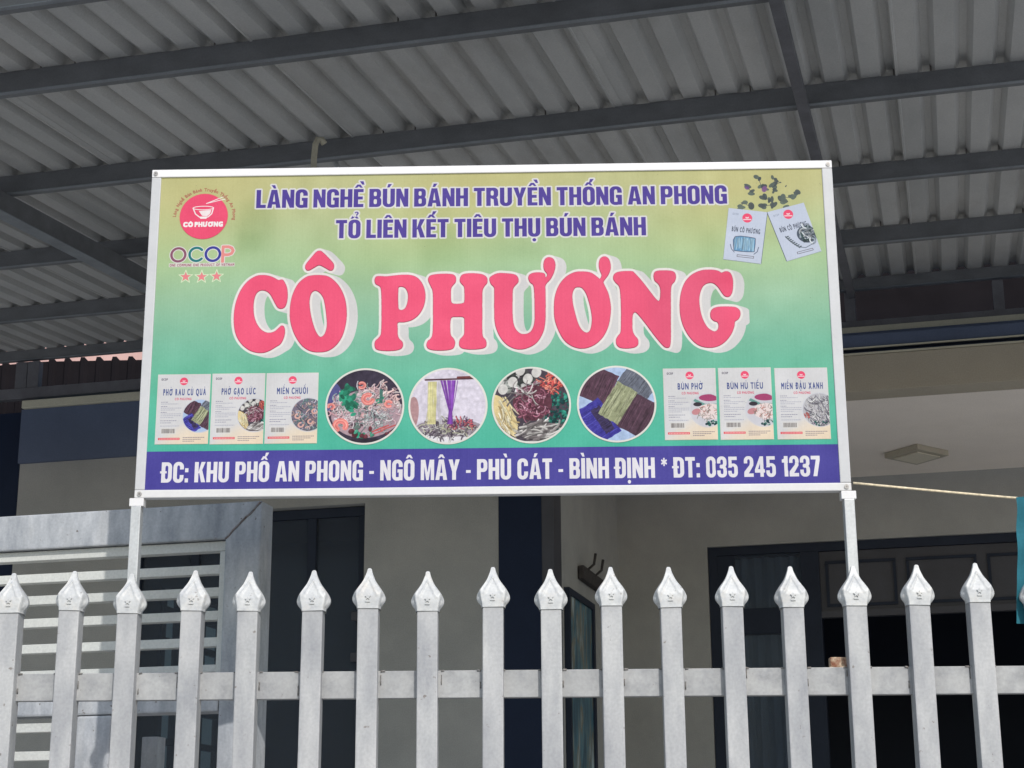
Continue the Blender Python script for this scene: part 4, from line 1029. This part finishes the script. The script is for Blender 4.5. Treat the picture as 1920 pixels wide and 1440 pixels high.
def dish_five(cx, cy, r, clip, k=1.0):
    rect(cx - r, cy - r, cx + r, cy + r, (74, 66, 76), 1, clip)
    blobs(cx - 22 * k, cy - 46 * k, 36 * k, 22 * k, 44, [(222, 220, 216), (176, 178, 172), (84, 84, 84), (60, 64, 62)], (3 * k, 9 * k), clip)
    for x, y in ((-34, -44), (-6, -50), (10, -62), (-20, -66), (-52, -30)): ell(cx + x * k, cy + y * k, 9 * k, 10 * k, (226, 222, 216), .9, .3, clip); 
    noodles(cx + 38 * k, cy - 42 * k, 20 * k, 18 * k, 80, [(238, 110, 96), (250, 150, 130), (214, 84, 84)], (1.2 * k, 2.6 * k), clip, 1, ln=10 * k)
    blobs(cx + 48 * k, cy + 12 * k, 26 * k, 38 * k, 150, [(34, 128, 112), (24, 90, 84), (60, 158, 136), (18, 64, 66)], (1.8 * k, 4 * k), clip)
    ell(cx + 2 * k, cy - 4 * k, 36 * k, 34 * k, (96, 54, 66), 1, 0, clip)
    noodles(cx, cy - 6 * k, 34 * k, 32 * k, 110, [(176, 110, 130), (220, 170, 186), (136, 76, 96), (96, 52, 68)], (1.2 * k, 2.4 * k), clip, 1.5, ln=16 * k)
    ell(cx - 50 * k, cy + 18 * k, 17 * k, 42 * k, (226, 204, 150), 1, -.5, clip)
    noodles(cx - 52 * k, cy + 14 * k, 14 * k, 32 * k, 60, [(240, 224, 176), (214, 186, 130), (244, 232, 200)], (1.4 * k, 3 * k), clip, .3, 1.1, ln=24 * k)
    noodles(cx + 2 * k, cy + 52 * k, 34 * k, 15 * k, 70, [(238, 232, 226), (206, 200, 196), (120, 112, 112)], (2.2 * k, 4.4 * k), clip, .3, -.25, ln=28 * k)
    noodles(cx - 18 * k, cy - 22 * k, 22 * k, 10 * k, 16, [(232, 228, 222), (150, 140, 140)], (1.2 * k, 2.2 * k), clip, .5, ln=22 * k)
    ell(cx, cy + 80 * k, 50 * k, 12 * k, (214, 206, 204), 1, 0, clip)

def dish_blocks(cx, cy, r, clip, k=1.0):
    rect(cx - r, cy - r, cx + r, cy + r, (176, 196, 226), 1, clip)
    block(cx - 34 * k, cy - 36 * k, 30 * k, 32 * k, .42, (84, 58, 72), (122, 84, 104), clip)
    block(cx + 40 * k, cy - 40 * k, 32 * k, 22 * k, .65, (104, 108, 120), (142, 148, 160), clip)
    block(cx - 36 * k, cy + 34 * k, 38 * k, 27 * k, 1.0, (64, 58, 150), (112, 112, 214), clip)
    block(cx - 26 * k, cy + 30 * k, 26 * k, 10 * k, 1.0, (58, 48, 82), (80, 70, 120), clip)
    block(cx + 42 * k, cy + 24 * k, 31 * k, 36 * k, .5, (84, 60, 74), (116, 84, 100), clip)
    block(cx + 2 * k, cy - 2 * k, 21 * k, 36 * k, .55, (152, 156, 122), (196, 198, 162), clip, 90)

def dish_river(cx, cy, r, clip, k=1.0):
    rect(cx - r, cy - r, cx + r, cy + r, (206, 204, 210), 1, clip)
    ell(cx + 10 * k, cy - 54 * k, 44 * k, 15 * k, (168, 70, 112), 1, 0, clip)
    stroke([(cx - 60 * k, cy - 48 * k), (cx - 10 * k, cy - 22 * k), (cx + 60 * k, cy - 22 * k)], 12 * k, (112, 158, 150), 1, clip)
    ell(cx - 40 * k, cy - 26 * k, 18 * k, 9 * k, (60, 52, 62), 1, 0, clip)
    ell(cx + 14 * k, cy + 6 * k, 56 * k, 34 * k, (236, 218, 214), 1, 0, clip)
    ell(cx - 46 * k, cy + 6 * k, 20 * k, 13 * k, (196, 120, 124), .8, -.3, clip)
    noodles(cx + 8 * k, cy + 10 * k, 50 * k, 30 * k, 40, [(246, 236, 232), (214, 150, 140), (160, 150, 140)], (1.4 * k, 3 * k), clip, .8, ln=18 * k)
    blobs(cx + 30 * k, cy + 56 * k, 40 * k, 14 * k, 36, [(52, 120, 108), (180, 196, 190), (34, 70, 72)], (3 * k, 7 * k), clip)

def dish_grey(cx, cy, r, clip, k=1.0):
    rect(cx - r, cy - r, cx + r, cy + r, (120, 110, 126), 1, clip)
    noodles(cx, cy, 70 * k, 70 * k, 130, [(190, 184, 196), (96, 96, 112), (216, 180, 170), (120, 150, 150)], (2 * k, 5 * k), clip, 1.6, ln=30 * k)
    for sx, sy in ((-44, 6), (-30, 44), (26, -14), (10, 30)):
        t = np.linspace(0, 4.6, 14); stroke(np.stack([cx + sx * k + 10 * k * np.cos(t), cy + sy * k + 9 * k * np.sin(t)], 1), 7 * k, (226, 176, 164), .95, clip)

def dish_pale(cx, cy, r, clip, k=1.0):
    rect(cx - r, cy - r, cx + r, cy + r, (186, 184, 188), 1, clip)
    noodles(cx, cy, 72 * k, 72 * k, 170, [(226, 224, 222), (140, 138, 146), (206, 198, 200), (110, 106, 116)], (1.6 * k, 3.6 * k), clip, .8, 1.0, ln=36 * k)
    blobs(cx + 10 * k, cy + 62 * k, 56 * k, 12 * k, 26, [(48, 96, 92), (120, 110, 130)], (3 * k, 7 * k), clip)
    blobs(cx - 56 * k, cy + 24 * k, 12 * k, 10 * k, 10, [(206, 120, 116)], (3 * k, 6 * k), clip)

# round photographs
DISCS = [(417, 474.2, 73, dish_shrimp), (570.4, 475.2, 73, dish_lift), (723.7, 475.2, 73, dish_five), (880.3, 475, 73, dish_blocks)]
for cx, cy, r, fn in DISCS:
    ell(cx, cy, r, r, (228, 226, 216), 1, n=90)
    fn(cx, cy, r - 3.2, ('c', cx, cy, r - 3.6), 1.0)

def photo_finish(cx, cy, r, rad):
    reg = region(cx - r, cy - r, cx + r, cy + r); a, b, c, d = reg
    if c <= a or d <= b: return
    sub = CV[b:d, a:c].copy()
    soft = np.stack([blur(sub[..., i], rad) for i in range(3)], -1)
    tone = (tint_noise(sub.shape[:2], 16, .028) + tint_noise(sub.shape[:2], 6, .014))[..., None]
    out = np.clip(soft * .55 + sub * .45 + tone * (.35 + soft), 0, 1)
    m = clipm(reg, ('c', cx, cy, r))[..., None]
    CV[b:d, a:c] = CV[b:d, a:c] * (1 - m) + out * m
for cx, cy, r, fn in DISCS: photo_finish(cx, cy, r - 4, 1)

# product cards
CARDS = [((32, 409, 129.5, 542), 'PHỞ RAU CỦ QUẢ', (11, 90), True, dish_blocks), ((133.3, 408.6, 231, 543), 'PHỞ GẠO LỨC', (18, 81), True, dish_five), ((234, 408.8, 330, 543), 'MIẾN CHUỐI', (20, 77), False, dish_grey),
         ((967.2, 409, 1063.3, 544.3), 'BÚN PHỞ', (26, 72), True, dish_river), ((1068.6, 409, 1165, 545), 'BÚN HỦ TIẾU', (15, 81), True, dish_river), ((1172, 410.5, 1268.4, 545.5), 'MIẾN ĐẬU XANH', (11, 87), False, dish_pale)]
for (x0, y0, x1, y1), title, (ta, tb), mark, fn in CARDS:
    box_ = [(x0, y0), (x1, y0), (x1, y1), (x0, y1)]
    fill([box_], (216, 214, 214))
    stroke(box_, 1.0, (232, 226, 208), .8, closed=True)
    for i in range(22):           # peach glow towards the lower right, part of the card's print
        rr = 70 - i * 3
        if rr > 4: ell(x1 - 14, y1 - 6, rr * 1.3, rr * .62, (238, 216, 186), .10, -.3, ('p', box_), n=30)
    logo(x0 + 48.5, y0 + 13.5, 7.4, False)
    if mark: text('OCOP', x0 + 6.5, x0 + 18, y0 + 11.5, 4.0, (96, 92, 104), pen=(.2, .2), gap=.6)
    text(title, x0 + ta, x0 + tb, y0 + 40, 11.6, (74, 86, 140), pen=(.36, .25), gap=1.7, space=.15)
    text('CÔ PHƯƠNG', x0 + 33, x0 + 64, y0 + 49.5, 4.2, (214, 96, 118), pen=(.15, .1), gap=.7, space=.2)
    cl_ = ('c', x1 - 17, y0 + 80, 31, ('p', box_))
    fn(x1 - 17, y0 + 80, 31, cl_, .44)
    t = np.linspace(0, 2 * math.pi, 50, endpoint=False)
    stroke(np.stack([x1 - 17 + 32 * np.cos(t), y0 + 80 + 32 * np.sin(t)], 1), 1.5, (206, 206, 214), .8, ('p', box_), closed=True)
    for j, yl in enumerate((52.5, 56, 61, 64, 67.5, 72, 75, 78.5, 82, 88, 92, 98)):
        ln_ = (13, 32, 12, 40, 26, 11, 38, 40, 24, 30, 20, 36)[j]; xx_ = x0 + 8
        end = min(xx_ + ln_, x0 + 46)
        while xx_ < end:
            w_ = rng.uniform(1.6, 4.2); rect(xx_, y0 + yl, min(xx_ + w_, end), y0 + yl + 1.25, (108, 106, 132) if j in (0, 2, 5, 9, 10) else (150, 150, 170), .75); xx_ += w_ + .8
    xx_ = x0 + 11.5
    rect(xx_ - 1, y0 + 103, xx_ + 26, y0 + 114, (224, 220, 214), .9)
    while xx_ < x0 + 35.5:
        w_ = rng.uniform(.5, 1.5); rect(xx_, y0 + 104, xx_ + w_, y0 + 112.5, (92, 84, 84), .9); xx_ += w_ + rng.uniform(.5, 1.3)
    rect(x0 + 5.5, y0 + 121, x0 + 45.5, y0 + 125.2, (226, 92, 100)); 
    xx_ = x0 + 8
    while xx_ < x0 + 43: rect(xx_, y0 + 122.3, xx_ + 2, y0 + 124, (246, 210, 204), .8); xx_ += 2.8
    for yl, l in ((120, 40), (123.5, 34), (127, 20)):
        xx_ = x0 + 51
        while xx_ < min(x0 + 51 + l, x1 - 3): rect(xx_, y0 + yl, xx_ + 2.4, y0 + yl + 1.3, (104, 96, 116), .8); xx_ += 3.1

# two tilted packets
def pk_xf(P0, P1, P3):
    P0, P1, P3 = map(np.array, (P0, P1, P3))
    return lambda V: P0 + np.outer(V[:, 0] / 100, (P1 - P0)) + np.outer(V[:, 1] / 140, (P3 - P0))
PK = [[(1100.6, 93.4), (1173.7, 103.1), (1156.9, 206.5), (1086.5, 196.0)], [(1172.7, 103.1), (1243.0, 84.6), (1270.9, 182.6), (1205.0, 201.9)]]
for i, q in enumerate(PK):
    f_ = pk_xf(q[0], q[1], q[3]); g_ = lambda *p: [tuple(r) for r in f_(np.array(p, float))]
    fill([q], (198, 205, 221)); 
    stroke([q[1], q[2]] if i == 0 else [q[0], q[3]], 1.0, (96, 108, 120), .9)
    stroke([q[3], q[2]], 1.2, (206, 214, 228), .8)
    lc = g_((50, 22) if i == 0 else (50, 20))[0]
    logo(lc[0], lc[1], 9.2, False)
    bb = (min(p[0] for p in q), min(p[1] for p in q), max(p[0] for p in q), max(p[1] for p in q))
    text('BÚN CÔ PHƯƠNG', 14, 86, 62, 12.5, (64, 70, 84), pen=(.2, .2), gap=1.6, space=.15, xf=(f_, bb))
    text('OCOP', 12, 27, 17, 5, (120, 128, 146), gap=1, xf=(f_, bb))
    if i == 0:
        w_ = smooth_loop(g_((24, 76), (70, 74), (76, 80), (76, 106), (72, 112), (30, 114), (24, 108)), 3)
        fill([w_], (104, 150, 186))
        for _ in range(60):
            x = rng.uniform(24, 74); a_, b_ = g_((x, rng.uniform(74, 84)), (x + rng.uniform(-3, 3), rng.uniform(100, 113)))
            stroke([a_, b_], rng.uniform(.8, 1.8), np.array((176, 214, 236)) * rng.uniform(.6, 1.05), .8, ('p', w_))
        stroke(w_, 1.3, (74, 82, 100), .9, closed=True)
        stroke(g_((14, 98), (18, 110), (26, 118)), 1.4, (96, 104, 122)); stroke(g_((86, 98), (84, 110), (76, 118)), 1.4, (96, 104, 122))
    else:
        c_ = g_((76, 84))[0]
        ell(c_[0], c_[1], 19, 17, (86, 96, 108), 1, .2, ('p', q))
        noodles(c_[0], c_[1], 14, 12, 26, [(214, 220, 224), (150, 160, 168), (64, 84, 84)], (2, 4), ('p', q), .8, ln=12)
        for tt in np.linspace(0, 1, 8):
            p_ = g_((22 + 14 * tt + 8 * tt * tt, 78 + 34 * tt))[0]
            ell(p_[0], p_[1], 2.6, 1.3, (84, 94, 100), .9, .8); ell(p_[0] + 3, p_[1] - 1.2, 2.6, 1.3, (84, 94, 100), .9, -.4)
        stroke(g_((44, 112), (60, 118), (84, 112)), 1.2, (96, 108, 116))
    stroke(g_((34, 124), (76, 124), (76, 129), (34, 129)), 1.0, (96, 88, 92), .9, closed=True)

# address strip
rect(0, 555.5, 1300, 644, (78, 72, 154))
bold_text('ĐC: KHU PHỐ AN PHONG - NGÔ MÂY - PHÙ CÁT - BÌNH ĐỊNH * ĐT: 035 245 1237', 47, 1246, 614, 38, (232, 228, 232), gap=2.3, space=.18, slope=.0006)

# weave of the fabric, dust and creases of the print
CV += rng.normal(0, 1, (1, PW, 1)).astype(np.float32) * .006
CV += tint_noise((PHH, PW), 6, .006)[..., None] + tint_noise((PHH, PW), 90, .012)[..., None]
for _ in range(90):
    ell(rng.uniform(18, 1285), rng.uniform(14, 630), rng.uniform(.3, .9), rng.uniform(.3, .8), (90, 90, 84), .5, n=8)
CV = np.clip(CV, 0, 1)

img = bpy.data.images.new('banner_print', PW, PHH, alpha=False)
img.colorspace_settings.name = 'sRGB'
buf = np.ones((PHH, PW, 4), np.float32)
# printing ink: pigments of the print, scaled to real-world reflectance
lin = np.where(CV <= .04045, CV / 12.92, ((CV + .055) / 1.055) ** 2.4) * PRINT_K
lin = np.clip(lin, 0, 1)
buf[..., :3] = np.where(lin <= .0031308, lin * 12.92, 1.055 * lin ** (1 / 2.4) - .055)[::-1]
img.pixels.foreach_set(buf.ravel()); img.update()

def print_material():
    m = bpy.data.materials.new('banner_ink'); m.use_nodes = True
    N = m.node_tree.nodes; L = m.node_tree.links; b = N['Principled BSDF']
    b.inputs['Roughness'].default_value = .6; b.inputs['Specular IOR Level'].default_value = .12
    t = N.new('ShaderNodeTexImage'); t.image = img; t.interpolation = 'Linear'
    uv = N.new('ShaderNodeUVMap'); uv.uv_map = 'UVMap'
    L.new(uv.outputs[0], t.inputs[0]); L.new(t.outputs[0], b.inputs['Base Color'])
    tc = N.new('ShaderNodeTexCoord'); mp = N.new('ShaderNodeMapping'); mp.inputs['Scale'].default_value = (1, 1, .35)
    L.new(tc.outputs['Object'], mp.inputs[0])
    n = N.new('ShaderNodeTexNoise'); n.inputs['Scale'].default_value = 3.2; n.inputs['Detail'].default_value = 3
    L.new(mp.outputs[0], n.inputs['Vector'])
    bp = N.new('ShaderNodeBump'); bp.inputs['Strength'].default_value = .6; bp.inputs['Distance'].default_value = .026
    L.new(n.outputs['Fac'], bp.inputs['Height']); L.new(bp.outputs[0], b.inputs['Normal'])
    return m
M['ink'] = print_material()

# ------------------------------------------------------------------ signboard
UL, ZT = -1.092, 3.470                       # upper left corner of the frame
K = 1.888 / 1300
SB = thing('signboard', 'large green and yellow printed signboard in a white frame above the fence', 'sign', (0, 4.4, 0), SIGN_ROT)
def sheet(name, loops, v, parent, label=None):
    """flat printed piece cut along loops (banner units), standing at depth v"""
    L3 = [[Vector((x, -y, 0)) for x, y in l] for l in loops]
    tri = tessellate_polygon(L3)
    flat = [p for l in loops for p in l]
    me = bpy.data.meshes.new(name)
    me.from_pydata([(UL + x * K, v - 4.4, ZT - y * K) for x, y in flat], [], [tuple(t) for t in tri])
    bm = bmesh.new(); bm.from_mesh(me)
    for f in bm.faces:
        if f.normal.y > 0: f.normal_flip()
    bmesh.ops.recalc_face_normals(bm, faces=[])
    uvl = bm.loops.layers.uv.new('UVMap')
    for f in bm.faces:
        for lp in f.loops:
            co = lp.vert.co
            lp[uvl].uv = ((co.x - UL) / K / (PW / S), 1 - (ZT - co.z) / K / (PHH / S))
    bm.normal_update(); bm.to_mesh(me); bm.free()
    me.materials.append(M['ink'])
    o = bpy.data.objects.new(name, me); COL.objects.link(o); o.parent = parent
    return tag(o, label=label)
ban = sheet('banner', [[(12, 10), (1290, 10), (1290, 634), (12, 634)]], 4.400, SB)
sheet('address_strip', [[(12, 555.8), (1290, 555.8), (1290, 634), (12, 634)]], 4.3995, ban, 'indigo strip with the address in white capitals')
NAMES = dict(C='letter C', O1='letter Ô', P='letter P', H='letter H', U='letter Ư', O2='letter Ơ', N='letter N', G='letter G')
for k, v in BIGS.items():
    # outer outlines each with the hole that lies in it
    loops = [[tuple(p) for p in l] for l in v]
    o = sheet('letter', loops if k != 'O1' else loops[:2], 4.3985, ban, 'pink ' + NAMES[k])
    if k == 'O1': sheet('circumflex', loops[2:], 4.3985, ban, 'pink circumflex over the first O')
def circ(cx, cy, r, n=48): return [(cx + r * math.cos(2 * math.pi * i / n), cy + r * math.sin(2 * math.pi * i / n)) for i in range(n)]
for (cx, cy, r, fn), lb in zip(DISCS, ('round photo of shrimp noodle salad', 'round photo of purple noodles lifted on chopsticks', 'round photo of noodles with green vegetables and mushrooms', 'round photo of dried noodle bundles')):
    sheet('round_photo', [circ(cx, cy, r)], 4.3988, ban, lb)
for (b_, title, _, _, _) in CARDS:
    sheet('product_card', [[(b_[0], b_[1]), (b_[2], b_[1]), (b_[2], b_[3]), (b_[0], b_[3])]], 4.3990, ban, 'printed product card headed ' + title)
for q, lb in zip(PK, ('left printed noodle packet', 'right printed noodle packet, tilted the other way')):
    sheet('packet', [q], 4.3990, ban, lb)
sheet('emblem', [circ(103, 96, 46)], 4.3990, ban, 'pink round emblem with a bowl')

zb = ZT - .933
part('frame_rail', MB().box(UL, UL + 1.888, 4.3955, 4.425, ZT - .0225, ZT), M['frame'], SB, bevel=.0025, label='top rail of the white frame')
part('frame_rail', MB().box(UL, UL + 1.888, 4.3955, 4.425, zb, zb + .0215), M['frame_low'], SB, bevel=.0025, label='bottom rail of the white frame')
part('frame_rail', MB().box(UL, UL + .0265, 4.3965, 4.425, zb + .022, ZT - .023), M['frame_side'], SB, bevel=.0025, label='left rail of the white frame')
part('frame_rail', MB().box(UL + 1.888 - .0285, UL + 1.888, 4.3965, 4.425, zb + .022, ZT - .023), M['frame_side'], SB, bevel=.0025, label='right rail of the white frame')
back = MB(); back.box(UL + .027, UL + 1.859, 4.4025, 4.405, zb + .022, ZT - .023)
part('backing_sheet', back, M['post'], SB)
bt = MB()
for x in (-.62, -.15, .32): bt.box(x, x + .02, 4.4055, 4.425, zb + .022, ZT - .023)
part('backing_bar', bt, M['post'], SB)
for (u, z_) in ((-1.081, 3.458), (.785, 3.458), (-1.078, 2.5475), (.783, 2.5475)):
    s_ = MB().tube([(u, 4.3952, z_), (u, 4.3925, z_)], .0062, 12); so_ = part('screw', s_, M['screwhead'], SB)
    part('screw_recess', MB().tube([(u, 4.3924, z_), (u, 4.3918, z_)], .0026, 8), M['screw'], so_)
for u0, u1 in ((-1.100, -1.070), (.772, .803)):
    part('post', MB().box(u0 + .002, u1 - .002, 4.392, 4.424, .61, zb - .0225), M['post'], SB, bevel=.002)
    part('post_sleeve', MB().box(u0 - .004, u1 + .004, 4.3945, 4.4255, zb - .022, zb - .0005), M['frame'], SB, bevel=.0015)

# rope and cloth on the right
P1 = np.array((.800, 4.39, 2.556)); P2 = np.array((1.80, 4.34, 2.452)); rp = []
for i in range(21):
    t = i / 20; p = P1 + (P2 - P1) * t; p[2] -= .006 * math.sin(math.pi * t); rp.append(tuple(p))
single('rope', MB().tube(rp, .0032, 6), M['rope'], 'thin pale rope tied to the right post of the signboard', 'rope', SIGN_ROT, (.8, 4.39, 2.55), smooth=True)
cmb = MB(); nx, nz = 16, 22
for j in range(nz + 1):
    for i in range(nx + 1):
        x = 1.206 + .42 * i / nx + .0012 * math.sin(j * .7)
        cmb.v.append((x - .027 * j / nz, 4.34 - .012 * math.sin(i * 1.1 + j * .15) - .004 * math.sin(j * .9), 2.503 - .325 * j / nz))
for j in range(nz):
    for i in range(nx):
        a_ = j * (nx + 1) + i; cmb.f.append((a_, a_ + 1, a_ + nx + 2, a_ + nx + 1))
cth = thing('hanging_cloth', 'teal cloth with white dots hanging from the rope at the right edge', 'cloth', (1.4, 4.34, 2.5), SIGN_ROT)
part('fabric', cmb, M['cloth'], cth, smooth=True)
for x, z_ in ((1.196, 2.243), (1.33, 2.33)):
    t_ = MB().tube([(x + .005, 4.324, z_), (x + .005, 4.322, z_)], .008, 12); part('dot', t_, M['frame'], cth)
